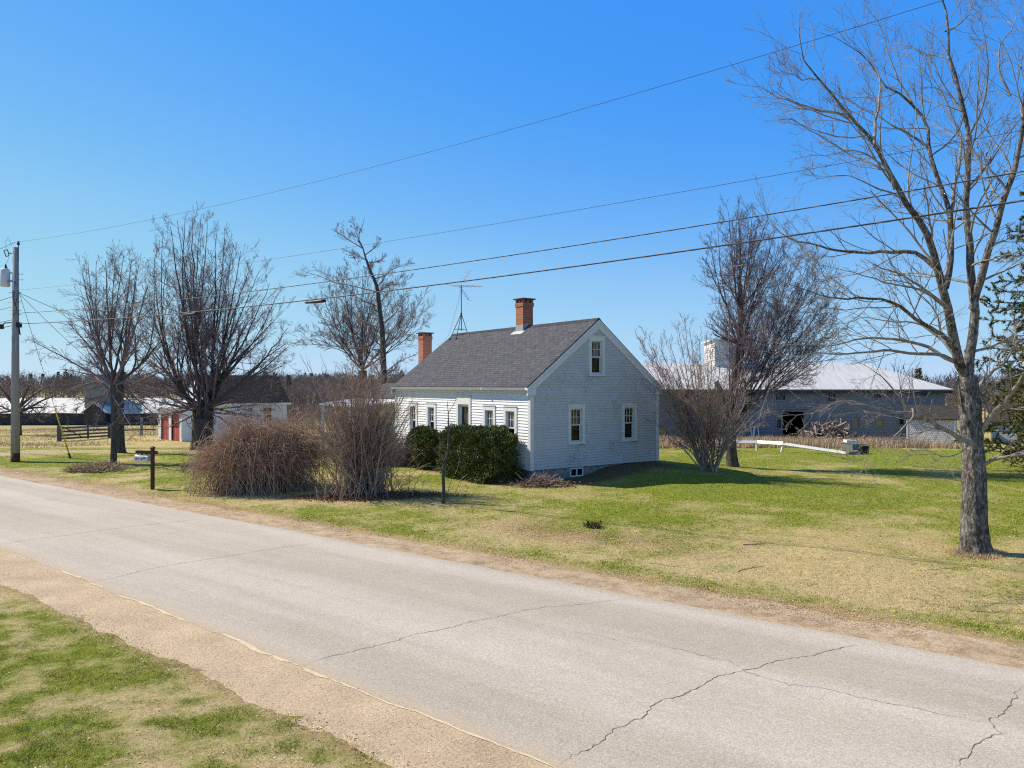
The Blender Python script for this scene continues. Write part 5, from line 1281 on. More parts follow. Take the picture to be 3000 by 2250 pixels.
# ------------------------------------------------------------------ the big bare tree on the right
rng = RNG(101)
tb = GP(2861, 1622); TY = tb[1]
def tr(pts, dy0, dy1, r0, r1, n=18):
    k = len(pts); P = [PX(px, py, TY+dy0+(dy1-dy0)*i/(k-1)) for i, (px, py) in enumerate(pts)]
    Q, _ = resample(P, np.ones(k), n); t = np.linspace(0, 1, n)
    return Q, (r0-r1*.3)*(1-t)**1.1+r1*.3
kk = TY/F
limbs = [
 ([(2835, 1110), (2808, 1060), (2799, 999), (2787, 916), (2769, 843), (2747, 778), (2729, 717), (2697, 667), (2659, 624), (2626, 564), (2588, 488), (2561, 429), (2529, 396), (2485, 347), (2436, 287), (2393, 233), (2355, 190), (2339, 119), (2340, 54)], 0, -2.2, 17, 2.2),
 ([(2769, 843), (2778, 807), (2783, 753), (2785, 695), (2783, 641), (2778, 610), (2759, 548), (2735, 488), (2721, 434), (2724, 401), (2702, 353), (2689, 336), (2642, 287), (2599, 260), (2572, 217), (2545, 179), (2501, 152), (2453, 119), (2409, 103)], 0, 1.6, 12, 2),
 ([(2783, 641), (2797, 575), (2810, 515), (2818, 450), (2822, 400), (2800, 340), (2760, 260), (2700, 200), (2650, 140)], .3, 2.6, 7, 2),
 ([(2835, 1110), (2845, 988), (2852, 916), (2843, 843), (2839, 782), (2836, 717), (2828, 663), (2823, 619), (2827, 572), (2827, 500), (2830, 412), (2821, 358), (2808, 304), (2794, 244), (2775, 195), (2773, 136), (2775, 92), (2767, 43), (2751, 0), (2738, -80), (2730, -190)], 0, .6, 17, 2.5),
 ([(2850, 905), (2858, 865), (2870, 825), (2888, 760), (2910, 695), (2921, 645), (2935, 590), (2953, 547), (2968, 504), (2984, 412), (2995, 325), (3000, 244), (3012, 120), (3030, -40)], 0, -1.0, 14, 3),
 ([(2798, 1035), (2779, 1001), (2749, 977), (2721, 960), (2673, 930), (2618, 892), (2542, 876), (2461, 881), (2401, 870), (2340, 850), (2280, 830)], 0, -3.0, 8.5, 1.6),
 ([(2745, 790), (2735, 781), (2686, 743), (2615, 735), (2561, 738), (2480, 732), (2404, 716), (2328, 700), (2279, 667), (2257, 629), (2232, 575)], -.3, 1.4, 8, 1.6),
 ([(2797, 1060), (2759, 1044), (2700, 1012), (2613, 993), (2515, 990), (2445, 1006), (2380, 1003), (2293, 1001), (2240, 985)], 0, 1.2, 7, 1.4),
 ([(2810, 1065), (2749, 1039), (2673, 1033), (2597, 1022), (2515, 1031), (2461, 1039), (2380, 1039), (2310, 1060), (2260, 1075)], 0, -2.4, 7, 1.4),
 ([(2850, 1300), (2814, 1283), (2781, 1261), (2743, 1234), (2705, 1212), (2673, 1196), (2651, 1158), (2629, 1136), (2590, 1095), (2540, 1060)], -.2, -1.6, 10, 2),
 ([(2700, 1209), (2660, 1205), (2597, 1199), (2515, 1180), (2461, 1174), (2418, 1201), (2350, 1210), (2290, 1222)], -1.1, -1.8, 5, 1.4),
 ([(2673, 1196), (2673, 1229), (2613, 1288), (2564, 1315), (2540, 1340), (2526, 1359)], -1.3, -2.2, 3, 1.2),
 ([(2845, 1290), (2810, 1330), (2760, 1345), (2720, 1330), (2660, 1318)], -.2, -1.5, 3, 1.2),
 ([(2855, 1382), (2895, 1353), (2944, 1337), (3000, 1323), (3070, 1316), (3150, 1290)], 0, -1.2, 8, 3),
 ([(2855, 1290), (2901, 1217), (2942, 1168), (2969, 1127), (2996, 1079), (3030, 1000), (3060, 900)], 0, -1.6, 10, 3.5),
 ([(2838, 1200), (2861, 1146), (2882, 1114), (2915, 1084), (2956, 1046), (2969, 1014), (2985, 960), (3010, 900)], 0, .9, 8.5, 2),
 ([(2855, 1030), (2905, 1010), (2950, 985), (3010, 975), (3070, 950)], 0, 1.8, 5, 2),
 ([(2620, 555), (2600, 500), (2545, 470), (2480, 452), (2420, 460), (2360, 450)], -1.3, -2.6, 4, 1.3),
 ([(2561, 429), (2567, 345), (2578, 290), (2578, 240), (2560, 200), (2520, 150), (2470, 90)], -1.6, -.6, 5, 1.4),
 ([(2485, 347), (2440, 325), (2380, 315), (2330, 300), (2280, 280), (2240, 255), (2210, 225)], -1.8, -3.2, 4, 1.2),
 ([(2393, 233), (2350, 230), (2310, 215), (2285, 200)], -2.0, -2.3, 2.5, 1.2),
 ([(2721, 434), (2660, 390), (2600, 350), (2560, 330), (2500, 300), (2430, 260)], .9, 1.8, 5, 1.3),
 ([(2720, 700), (2690, 640), (2640, 590), (2560, 560), (2480, 530), (2400, 540), (2330, 560)], -.5, .8, 5.5, 1.3),
 ([(2690, 336), (2640, 250), (2610, 180), (2590, 100), (2560, 30), (2540, -20)], 1.1, 1.9, 4, 1.2),
 ([(2830, 412), (2870, 340), (2900, 260), (2905, 180), (2890, 100), (2880, 20)], .3, -.9, 4.5, 1.3),
 ([(2827, 572), (2880, 500), (2920, 430), (2960, 380), (3010, 350)], .3, 1.9, 4.5, 1.3),
 ([(2770, 92), (2820, 60), (2850, 20), (2870, -40)], .5, .9, 3.5, 1.3),
 ([(2935, 590), (2900, 540), (2890, 470), (2905, 400), (2950, 330)], -.6, .8, 4, 1.2),
 ([(2839, 782), (2880, 760), (2930, 750), (2990, 735), (3060, 700)], .1, -1.4, 4.5, 1.3),
 ([(2870, 825), (2950, 790), (3010, 770), (3080, 740)], -.2, 1.2, 4.5, 1.6),
 ([(2787, 916), (2740, 880), (2680, 850), (2600, 840), (2540, 820), (2470, 800), (2400, 790)], 0, -1.2, 5, 1.3),
 ([(2808, 1060), (2760, 1000), (2690, 950), (2610, 940), (2530, 930), (2470, 945), (2400, 935)], 0, 2.0, 5.5, 1.3),
 ([(2960, 280), (2930, 200), (2940, 120), (2980, 60), (2990, 0), (2960, -60)], .5, 1.2, 4, 1.2),
]
tP, tR = resample([PX(2862, 1650, TY), PX(2861, 1610, TY), PX(2856, 1560, TY), PX(2853, 1400, TY), PX(2848, 1290, TY), PX(2840, 1180, TY), PX(2835, 1100, TY)], [x*kk for x in (44, 40, 35, 31, 29, 28, 24)], 44)
tR = tR*(1+.03*np.sin(np.arange(44)*1.1)*rng.random(44))
def lobed(P, R, k, rng, lob=7):
    """trunk mesh with ridges and a lobed root flare"""
    n = len(P); th = np.arange(k)*2*np.pi/k; h = P[:, 2]-P[0, 2]; ph = rng.random(3)*6
    fl = np.exp(-h/.42)[:, None]
    r = R[:, None]*(1+fl*(.10+.16*np.cos(lob*th+ph[0]+.6*np.sin(2*th))[None])+.030*np.sin(11*th[None]+h[:, None]*1.3+ph[1])+.025*np.sin(17*th[None]-h[:, None]*2.1)+rng.normal(0, .012, (n, k)))
    V = np.stack([P[:, 0:1]+r*np.cos(th), P[:, 1:2]+r*np.sin(th), np.broadcast_to(P[:, 2:3], r.shape)], -1).reshape(-1, 3)
    i = np.arange(n-1)[:, None]*k; j = np.arange(k)[None]; j2 = (j+1) % k
    return V, np.stack(np.broadcast_arrays(i+j, i+j2, i+k+j2, i+k+j), -1).reshape(-1, 4)
LP, LR = [], []
for pts, d0, d1, r0, r1 in limbs:
    a, b = tr(pts, d0, d1, r0*kk*.86, r1*kk*.8, 22); b = np.maximum(b, .0045); LP.append(a); LR.append(b)
LP, LR = np.array(LP), np.array(LR)
for j in range(3): LP[:, 2:, j] += np.cumsum(rng.normal(0, .012, (len(LP), 20)), 1)
thick = LR[:, 0] > 6.5*kk; thick[[9, 13, 14, 15]] = False
ll = lens(LP)
c1P, c1R = kids(LP, LR, 13, .14, 1.0, .68, np.clip(ll*.34, .9, 2.3), .38, 12, .34, .09, rng, .0042, .35, .45, .25, .03)
l1 = lens(c1P)
c2P, c2R = kids(c1P, c1R, 5, .15, .95, .6, np.clip(l1*.52, .35, 1.0), .6, 7, .25, .09, rng, .0032, .5, .4, .25)
l2 = lens(c2P)
c3P, c3R = kids(c2P, c2R, 2, .2, .85, .6, np.clip(l2*.55, .15, .5), .75, 5, .2, .1, rng, .0026, .7, .3, .3)
# free limbs toward and away from the viewer so the crown has depth
fP, fR = kids(LP[:6], LR[:6], 4, .3, .85, .8, 2.6, .5, 12, .35, .12, rng, .008, .3, .4, .2)
f1P, f1R = kids(fP, fR, 7, .2, 1, .7, .9, .5, 7, .2, .18, rng, .005, .5)
f2P, f2R = kids(f1P, f1R, 4, .2, 1, .7, .4, .6, 5, .1, .2, rng, .004, .6)
big = thing('bare_tree', 'tall leafless tree with ridged trunk, nearest and largest, at the right edge', 'tree', tb)
tV, tF = lobed(tP, tR, 40, rng); V, Fq = tubes([(LP[thick], LR[thick], 10)])
link('trunk', np_mesh('trunk', np.concatenate([tV, V])-np.array(tb), [tF]+[q+len(tV) for q in Fq], True), M['bark'], big)
tube_obj('crown', [(LP[~thick], LR[~thick], 7), (fP, fR, 6), (c1P, c1R, 5), (f1P, f1R, 4), (c2P, c2R, 4), (c3P, c3R, 3), (f2P, f2R, 3)], M['limb'], big, tb)
n = 5000; aa = rng.random(n)*6.283; ra = .33+np.abs(rng.normal(0, .16, n)); x = tb[0]+ra*np.cos(aa); y = tb[1]+ra*np.sin(aa); v = rng.random(n)[:, None]
struct(blades('trunk_grass', x, y, (.03+.11*rng.random(n))*np.exp(-(ra-.33)/.3), .007+.006*rng.random(n), np.array((.42, .31, .16))*(1-v)+np.array((.66, .52, .30))*v, 9, None, 1.0), 'stuff')
# ------------------------------------------------------------------ fan shaped trees
def bez(p0, p1, p2, n):
    t = np.linspace(0, 1, n)[:, None]; p0, p1, p2 = map(np.array, (p0, p1, p2)); return (1-t)**2*p0+2*t*(1-t)*p1+t*t*p2
def fan(base, forks, ends, Y, r0, rng, rise=.55, out=.75, dyr=2.5, n=14, rtip=.012, share=False):
    """stems from fork points curving out then up to end points given in the picture; depth spread dyr"""
    Ps, Rs = [], []
    for i, (px, py) in enumerate(ends):
        dy = rng.uniform(-dyr, dyr); e = np.array(PX(px, py, Y+dy)); f = np.array(forks[i % len(forks)]); d = e-f
        c = f+np.array((d[0]*out, d[1]*out, d[2]*rise*.72))
        P = bez(f, c, e, n); P[1:-1] += rng.normal(0, .02*np.linalg.norm(d)/6, (n-2, 3)); Ps.append(P)
        Rs.append(np.linspace(r0*rng.uniform(.75, 1.1), rtip, n))
    Ps, Rs = np.array(Ps), np.array(Rs)
    if share:
        for i in range(len(Ps)):
            l = i-i % 3
            if l == i: continue
            k = rng.uniform(.22, .5); s = Ps[l][int(k*(n-1))]; e = Ps[i][-1]; d = e-s
            tl = Ps[l][int(k*(n-1))+1]-s; tl = tl/np.linalg.norm(tl)
            Ps[i] = bez(s, s+tl*np.linalg.norm(d)*.35+np.array((d[0]*.18, d[1]*.18, 0)), e, n); Ps[i][1:-1] += rng.normal(0, .012*np.linalg.norm(d)/6, (n-2, 3))
            Rs[i] = np.linspace(Rs[l][int(k*(n-1))]*.72, rtip, n)
    return Ps, Rs
def fill(ends, n, rng, lo=.35, hi=.95, foot=None):
    """n more end points inside the outline given by ends"""
    E = np.array(ends, float); f = np.array(foot) if foot else E.mean(0)
    i, j = rng.integers(0, len(E), n), rng.integers(0, len(E), n); w = rng.random((n, 1)); k = rng.uniform(lo, hi, (n, 1))
    return [tuple(p) for p in f+(E[i]*w+E[j]*(1-w)-f)*k]
def crownset(P, R, rng, k1=9, k2=6, k3=4, L1=.34, L2=.5, L3=.5, a1=.55, up=.5, t0=.25, rm=.006, wig=.1, mx=3.2):
    l = np.clip(lens(P)*L1, .4, mx)
    aP, aR = kids(P, R, k1, t0, 1.0, a1, l, .42, 9, up, wig, rng, rm*1.25, .4, .45, .22, .05)
    bP, bR = kids(aP, aR, k2, .2, 1, .55, lens(aP)*L2, .6, 6, up*.7, wig*1.2, rng, rm, .6, .35)
    cP, cR = kids(bP, bR, k3, .25, 1, .55, lens(bP)*L3, .75, 4, up*.5, wig*1.2, rng, rm*.85, .7, .3)
    return [(aP, aR, 5), (bP, bR, 3), (cP, cR, 3)]
s_ = 1.3562
def q2(*p): return [(a*s_, b*s_) for a, b in p]
# dense multi-stemmed tree left of the house
rng = RNG(202)
Yd = 44.0; b = PX(594, 1292, Yd); b = (b[0], Yd, gz(b[0], Yd))
fk = [PX(594+dx, 1210+dy, Yd+dz) for dx, dy, dz in ((-22, -6, .3), (-10, -18, -.3), (2, -10, .2), (14, -20, -.2), (24, -8, .2))]
ends = q2((318, 640), (333, 560), (352, 510), (368, 488), (383, 476), (400, 470), (415, 468), (433, 478), (448, 486), (468, 505), (485, 515), (505, 528), (520, 542), (545, 566), (560, 586), (582, 612), (596, 640), (612, 672), (622, 708), (622, 750), (608, 785), (305, 710), (300, 770), (360, 580), (400, 550), (440, 550), (480, 585), (520, 620), (555, 665), (580, 712), (330, 650), (420, 620), (470, 640), (530, 690), (560, 740), (350, 720))
sP, sR = fan(b, fk, ends, Yd, .13, rng, .45, .55, 3.2, 16, .012, True)
tP, tR = resample([(b[0], b[1], b[2]-.2), (b[0], b[1], b[2]+.6), PX(594, 1225, Yd)], [.78, .62, .58], 8)
kP = np.array([resample([PX(594+dx*.5, 1262, Yd), f], [.3, .17], 6)[0] for f, dx in zip(fk, (-22, -10, 2, 14, 24))]); kR = np.tile(np.linspace(.30, .16, 6), (5, 1))
cs = crownset(sP, sR, rng, 12, 7, 6, .28, .5, .5, .62, .4, .3, .0062, .1, 2.4)
fP_, fR_ = fan(b, fk, fill(ends, 42, rng, .45, 1.0, (594, 1180)), Yd, .07, rng, .45, .5, 3.6, 14, .01, True)
cs += crownset(fP_, fR_, rng, 9, 6, 5, .28, .5, .5, .62, .4, .3, .0062, .1, 2.2)+[(fP_, fR_, 5)]
# low sideways limbs
le_ = q2((300, 860), (330, 905), (350, 930), (560, 905), (590, 870), (640, 810), (530, 930), (270, 830), (290, 905), (285, 790), (300, 830), (275, 750), (600, 840), (630, 780), (312, 770), (580, 900), (320, 820), (620, 740), (565, 850), (345, 870), (290, 720))
wP, wR = fan(b, fk, le_, Yd, .075, rng, .9, .6, 2.5)
ws = crownset(wP, wR, rng, 10, 6, 4, .33, .5, .5, .8, .1, .2, .007, .16, 2.0)
tree('bare_tree', 'broad dense leafless tree forking near the ground in front of the garage', 'tree', b, [(tP[None], tR[None], 14), (kP, kR, 10), (sP, sR, 7)], [(wP, wR, 6)]+cs+ws, 'bark2', 'twig', 'bare trees left of the house')
# slim and stout trunks by the drive
rng = RNG(203)
b = GP(332, 1360); Yc = b[1]
fk = [PX(330, 1130, Yc), PX(334, 1110, Yc), PX(326, 1150, Yc)]
ends = q2((178, 590), (190, 572), (208, 564), (228, 562), (250, 556), (268, 550), (285, 558), (300, 570), (196, 650), (176, 640), (236, 620), (280, 620), (318, 620), (172, 690), (312, 710), (182, 740), (215, 680), (260, 640))
sP, sR = fan(b, fk, ends, Yc, .075, rng, .5, .5, 2.2, 14, .01, True)
le_ = q2((65, 735), (150, 700), (180, 790), (345, 800), (350, 870), (160, 875), (330, 905), (200, 930), (290, 930))
wP, wR = fan(b, fk, le_, Yc, .06, rng, .85, .55, 2.0)
tP, tR = resample([(b[0], b[1], b[2]-.2), b, PX(334, 1300, Yc), PX(334, 1200, Yc), PX(330, 1110, Yc)], [.18, .15, .13, .125, .115], 12)
tree('bare_tree', 'slim leafless tree with straight trunk behind the straw heap and mailbox', 'tree', b, [(tP[None], tR[None], 12), (sP[:8], sR[:8], 6)], [(sP[8:], sR[8:], 5), (wP, wR, 5)]+crownset(sP, sR, rng, 12, 7, 5, .32, .5, .5, .68, .35, .25, .0052, .12, 2.2)+crownset(wP, wR, rng, 12, 7, 4, .36, .5, .5, .85, -.05, .15, .0055, .17, 1.6), 'bark2', 'twig', 'bare trees left of the house')
rng = RNG(204)
b = GP(353, 1326); Yc = b[1]
fk = [PX(352, 1120, Yc), PX(356, 1090, Yc), PX(346, 1150, Yc)]
ends = q2((296, 580), (320, 615), (345, 650), (280, 650), (240, 690), (215, 720), (360, 720), (330, 585), (255, 585), (195, 700))
sP, sR = fan(b, fk, ends, Yc, .10, rng, .5, .5, 2.5, 14, .012, True)
le_ = q2((150, 800), (120, 850), (360, 850), (340, 900), (200, 880), (380, 790))
wP, wR = fan(b, fk, le_, Yc, .09, rng, .9, .55, 2.2)
tP, tR = resample([(b[0], b[1], b[2]-.2), b, PX(352, 1300, Yc), PX(350, 1200, Yc), PX(352, 1110, Yc)], [.36, .29, .23, .21, .18], 12)
tree('bare_tree', 'stout dark leafless tree standing just behind the slim straight trunk', 'tree', b, [(tP[None], tR[None], 12), (sP, sR, 6)], [(wP, wR, 6)]+crownset(sP, sR, rng, 12, 6, 5, .30, .5, .5, .55, .45, .25, .0062, .1, 2.4)+crownset(wP, wR, rng, 10, 6, 4, .35, .5, .5, .85, .05, .2, .0065, .18, 2.0), 'bark2', 'twig2', 'bare trees left of the house')
# old spreading apple tree in the field behind the pole
rng = RNG(205)
Yc = 72; b = PX(52, 1260, Yc); b = (b[0], Yc, gz(b[0], Yc))
fk = [PX(52, 1215, Yc), PX(50, 1200, Yc)]
ends = [(-60, 1170), (-20, 1120), (20, 1100), (60, 1105), (100, 1110), (150, 1130), (190, 1150), (180, 1190), (130, 1215), (-50, 1215), (100, 1170), (0, 1150), (215, 1210)]
sP, sR = fan(b, fk, ends, Yc, .16, rng, 1.0, .5, 2.5)
tP, tR = resample([(b[0], b[1], b[2]-.2), (b[0], b[1], b[2]+.5), fk[0]], [.42, .34, .30], 8)
tree('apple_tree', 'old spreading apple tree with crooked low limbs behind the utility pole', 'tree', b, [(tP[None], tR[None], 10), (sP, sR, 6)], crownset(sP, sR, rng, 9, 6, 4, .4, .5, .5, .9, .1, .2, .012, .22, 2.2), 'bark2', 'twig2')
# tall tree behind the far end of the house, with a multi-stemmed one beside it
rng = RNG(206)
Yc = 56; b = PX(1124, 1150, Yc); b = (b[0], Yc, gz(b[0], Yc))
zo = lambda a, c: (880+a*.3014, 620+c*.3014)
pts = [PX(*zo(*p), Yc) for p in ((810, 1640), (805, 1400), (795, 1150), (770, 950), (755, 800), (735, 700), (690, 600), (650, 500), (625, 420), (600, 330), (560, 260), (575, 200), (610, 120), (625, 60))]
tP, tR = resample([(b[0], b[1], b[2]-.2)]+pts, [.30, .235, .215, .185, .165, .145, .125, .10, .08, .055, .04, .03, .024, .018, .01], 30)
lm = [((740, 780), (600, 745), (450, 710), (330, 690), (200, 630), (60, 590), (0, 560)), ((745, 920), (600, 860), (480, 790), (380, 700)), ((790, 1130), (640, 1075), (560, 1030), (430, 930)), ((800, 1350), (640, 1330), (500, 1330), (300, 1300), (150, 1240), (0, 1250)), ((760, 790), (850, 720), (960, 700), (1080, 640)), ((730, 650), (820, 620), (900, 560), (1080, 490)), ((820, 1330), (950, 1220), (1050, 1100), (1100, 960), (1160, 880)), ((650, 500), (760, 480), (840, 430)), ((630, 420), (720, 350), (780, 270)), ((610, 360), (480, 280), (380, 210), (330, 160)), ((640, 470), (560, 430), (430, 380)), ((590, 320), (540, 200), (510, 100)), ((805, 1480), (700, 1480), (600, 1450), (470, 1440)), ((790, 1100), (900, 1010), (980, 900), (990, 820)), ((830, 1560), (930, 1480), (1040, 1420), (1120, 1400)), ((790, 1450), (650, 1380), (560, 1250), (500, 1180))]
lp_ = [resample([PX(*zo(*p), Yc+dy*i/len(l)) for i, p in enumerate(l)], np.linspace(.05, .012, len(l)), 12) for l, dy in zip(lm, rng.uniform(-3, 3, len(lm)))]
lP, lR = np.array([a for a, _ in lp_]), np.array([c for _, c in lp_])
fP, fR = kids(tP[None], tR[None], 16, .25, .86, 1.0, 2.6, .3, 10, .5, .08, rng, .011, .3)
tree('bare_tree', 'tall straight leafless tree rising behind the far end of the farmhouse', 'tree', b, [(tP[None], tR[None], 12)], [(lP, lR, 6), (fP, fR, 5)]+crownset(lP, lR, rng, 13, 7, 6, .32, .5, .5, .65, .4, .2, .0066, .11, 2.0)+crownset(fP, fR, rng, 10, 7, 6, .38, .5, .5, .65, .4, .2, .0066, .11, 1.8), 'bark2', 'twig2', 'bare trees behind the far end of the house')
rng = RNG(207)
Yc = 61; b = PX(1066, 1160, Yc); b = (b[0], Yc, gz(b[0], Yc))
fk = [PX(1062, 1085, Yc), PX(1068, 1075, Yc), PX(1058, 1090, Yc)]
ends = [zo(*p) for p in ((200, 780), (280, 700), (350, 640), (400, 600), (450, 620), (520, 600), (600, 560), (680, 560), (760, 600), (850, 640), (930, 650), (100, 1000), (150, 900), (60, 1150), (40, 1300), (980, 1000), (1050, 900), (1180, 860), (1220, 950), (1200, 1100), (1000, 760))]
sP, sR = fan(b, fk, ends, Yc, .08, rng, .45, .5, 3, 14, .01, True)
tP, tR = resample([(b[0], b[1], b[2]-.2), (b[0], b[1], b[2]+.5), fk[0]], [.5, .42, .35], 8)
fP_, fR_ = fan(b, fk, fill(ends, 30, rng, .4, 1.0, (1066, 1060)), Yc, .06, rng, .45, .5, 3.4, 14, .01, True)
tree('bare_tree', 'bushy many-stemmed leafless tree left of the tall straight one', 'tree', b, [(tP[None], tR[None], 10), (sP, sR, 6)], [(fP_, fR_, 5)]+crownset(fP_, fR_, rng, 9, 6, 5, .3, .5, .5, .6, .45, .25, .007, .1, 2.2)+crownset(sP, sR, rng, 13, 8, 7, .32, .5, .5, .6, .45, .25, .007, .1, 2.6), 'bark2', 'twig', 'bare trees behind the far end of the house')
# tree right of the house
rng = RNG(208)
b = GP(2147, 1367); Yc = b[1]
zq = lambda a, c: (2000+a*.3014, 600+c*.3014)
fk = [PX(*zq(555, 1250), Yc), PX(*zq(565, 1120), Yc), PX(*zq(570, 1000), Yc), PX(*zq(558, 1190), Yc), PX(*zq(545, 1400), Yc)]
ends = [zq(*p) for p in ((220, 520), (260, 300), (340, 180), (440, 50), (540, 40), (600, 60), (680, 80), (740, 130), (820, 150), (900, 240), (1000, 300), (1060, 380), (980, 480), (240, 700), (400, 330), (520, 260), (640, 250), (760, 340), (850, 450))]
sP, sR = fan(b, fk, ends, Yc, .055, rng, .6, .5, 1.8, 14, .008, True)
f2 = [PX(2178, 1215, Yc), PX(2185, 1180, Yc), PX(2205, 1150, Yc)]
e2 = [zq(*p) for p in ((1000, 560), (1080, 480), (1160, 470), (1240, 520), (1330, 500), (1340, 620), (1400, 700), (1480, 850), (1500, 950), (1450, 1050), (1500, 1150), (1420, 1250), (1350, 1350), (1500, 1300), (1450, 1450), (1250, 1480), (900, 700), (800, 900))]
rP, rR = fan(b, f2, e2, Yc, .048, rng, .7, .5, 1.8, 14, .008, True)
e3 = [zq(*p) for p in ((350, 900), (260, 1060), (300, 1250), (380, 1130), (420, 940), (250, 1180))]
gP, gR = fan(b, [PX(*zq(530, 1350), Yc)], e3, Yc, .05, rng, .6, .6, 1.5)
tP, tR = resample([(b[0], b[1], b[2]-.2), b, PX(2143, 1330, Yc), PX(2140, 1230, Yc), PX(2148, 1120, Yc), PX(2166, 1010, Yc), PX(*zq(568, 960), Yc), PX(*zq(555, 700), Yc), PX(*zq(560, 400), Yc), PX(*zq(540, 120), Yc)], [.36, .30, .235, .20, .16, .12, .09, .06, .035, .01], 28)
fk2 = [PX(2142, 1250, Yc), PX(2140, 1215, Yc), PX(2145, 1160, Yc), PX(2130, 1190, Yc), PX(2160, 1200, Yc), PX(2190, 1170, Yc)]
xP, xR = fan(b, fk2, fill(ends+e2+e3, 46, rng, .4, 1.0, (2160, 1120)), Yc, .045, rng, .6, .5, 2.0, 14, .007, True)
bP, bR = resample([PX(2142, 1265, Yc), PX(2178, 1215, Yc), PX(2208, 1150, Yc-.3)], [.17, .13, .09], 8)
b2P, b2R = resample([PX(2138, 1250, Yc), PX(2118, 1160, Yc), PX(2098, 1119, Yc)], [.15, .12, .10], 8)
tree('bare_tree', 'leafless tree with stout leaning trunk just right of the farmhouse', 'tree', b, [(tP[None], tR[None], 12), (np.stack([bP, b2P]), np.stack([bR, b2R]), 9), (sP, sR, 6)], [(rP, rR, 6), (gP, gR, 5), (xP, xR, 5)]+crownset(xP, xR, rng, 10, 6, 5, .3, .5, .5, .68, .38, .25, .005, .11, 1.6)+crownset(sP, sR, rng, 11, 7, 6, .32, .5, .5, .7, .42, .3, .005, .11, 1.8)+crownset(rP, rR, rng, 15, 8, 6, .34, .5, .5, .68, .35, .2, .0055, .1, 1.7)+crownset(gP, gR, rng, 9, 5, 4, .3, rm=.005)+crownset(tP[None, 12:], tR[None, 12:], rng, 14, 7, 5, .3, .5, .5, .6, .5, .1, .005), 'bark2', 'twig', None)
# vase shaped shrub in front of it
rng = RNG(209)
b = GP(2078, 1380); Yc = b[1]
fk = [(b[0]+rng.uniform(-.28, .28), b[1]+rng.uniform(-.2, .2), b[2]-.05) for k in range(12)]
zz7 = lambda a, c: (1880+a*.2622, 1000+c*.2622)
ends = [(1868, 985), (1880, 1005), (1905, 1000), (1920, 1060), (1900, 1080), (1890, 1130), (1895, 1190), (1905, 1230), (1930, 1010), (1960, 990), (1985, 950), (2005, 935), (2020, 960), (2030, 1020), (2050, 1000), (2070, 980), (2090, 1010), (2110, 1040), (2140, 1060), (2170, 1090), (2190, 1130), (2210, 1180), (2230, 1215), (1950, 1080), (1970, 1130), (1990, 1060), (2010, 1090), (1940, 1160), (1960, 1220), (2060, 1080), (2100, 1120), (2130, 1150), (2150, 1200), (2180, 1240)]; ends += fill(ends, 16, rng, .45, 1.0, (2050, 1230))
sP, sR = fan(b, fk, ends, Yc, .032, rng, .62, .42, 1.3, 14, .008)
hP, hR = resample([(b[0]+.15, b[1], b[2]-.1), PX(2105, 1350, Yc), PX(2125, 1310, Yc), PX(2135, 1290, Yc)], [.10, .085, .07, .05], 10)
tree('vase_shrub', 'leafless many-stemmed shrub fanning out like a vase beside the gable', 'shrub', b, [(sP, sR, 6), (hP[None], hR[None], 7)], crownset(sP, sR, rng, 13, 6, 4, .28, .5, .5, .55, .35, .25, .0045, .12, 1.1), 'cane2', 'cane2', None, 'crown', 'stems')

# ------------------------------------------------------------------ shrubs by the road
def canes(base_pts, tips, rng, arch, r0, r1, n=9):
    B = len(base_pts); t = np.linspace(0, 1, n)[None, :, None]
    b = base_pts[:, None, :]; e = tips[:, None, :]; d = e-b
    P = b+d*np.concatenate([t**1.15, t**1.15, t], 2)
    P[:, :, 2] += (arch[:, None]*4*t[..., 0]*(1-t[..., 0])*(.6+.8*t[..., 0]))
    P[:, 1:] += np.cumsum(rng.normal(0, .014, (B, n-1, 3)), 1)
    return P, np.linspace(r0, r1, n)[None]*rng.uniform(.7, 1.3, (B, 1))
rng = RNG(301)
c = np.array(GP(732, 1452)); n = 1600
def gxy(x, y): return np.stack([x, y, ground(x, y)], 1)
bp_ = gxy(c[0]+rng.normal(0, 1, n)*.95, c[1]+.9+rng.normal(0, .45, n))
a = rng.random(n)*2*np.pi; u = np.sqrt(rng.random(n))
lob = .8+.4*fbm(np.cos(a)*1.5+3, np.sin(a)*1.5+3, 9)
tx = c[0]+.1+2.7*lob*u*np.cos(a)+.15*(bp_[:, 0]-c[0]); ty = c[1]+.9+1.5*u*np.sin(a)
dome = 2.45*np.sqrt(np.clip(1-(u*.96)**3.6, 0, 1))*(.45+1.05*fbm(tx*1.2, ty*1.2, 5))
tz = ground(tx, ty)+np.clip(dome*rng.uniform(.45, 1.05, n)-.0, .08, 3)
P, R = canes(bp_, np.stack([tx, ty, tz], 1), rng, rng.uniform(.15, .75, n)*(.5+u), .0095, .005, 10)
aP, aR = kids(P, R, 4, .35, 1, .6, .55, .75, 5, -.3, .2, rng, .0042, .6)
bP2, bR2 = kids(aP[::2], aR[::2], 2, .3, 1, .6, .25, .8, 4, .0, .2, rng, .004, .7)
n = 130; w0_ = gxy(c[0]+rng.normal(.2, 1.0, n), c[1]+.9+rng.normal(0, .5, n)); wt = w0_+np.stack([rng.normal(.1, .35, n), rng.normal(0, .3, n), rng.uniform(1.9, 3.2, n)], 1)
wP, wR = canes(w0_, wt, rng, np.zeros(n), .008, .004, 9)
sh = thing('arching_shrub', 'wide tangled mound of arching tan leafless canes beside the road', 'shrub', tuple(c))
tube_obj('canes', [(P, R, 3), (wP, wR, 3)], M['cane'], sh, c, False); tube_obj('twigs', [(aP, aR, 3), (bP2, bR2, 3)], M['cane'], sh, c, False)
rng = RNG(302)
c = np.array(GP(1062, 1450)); n = 150
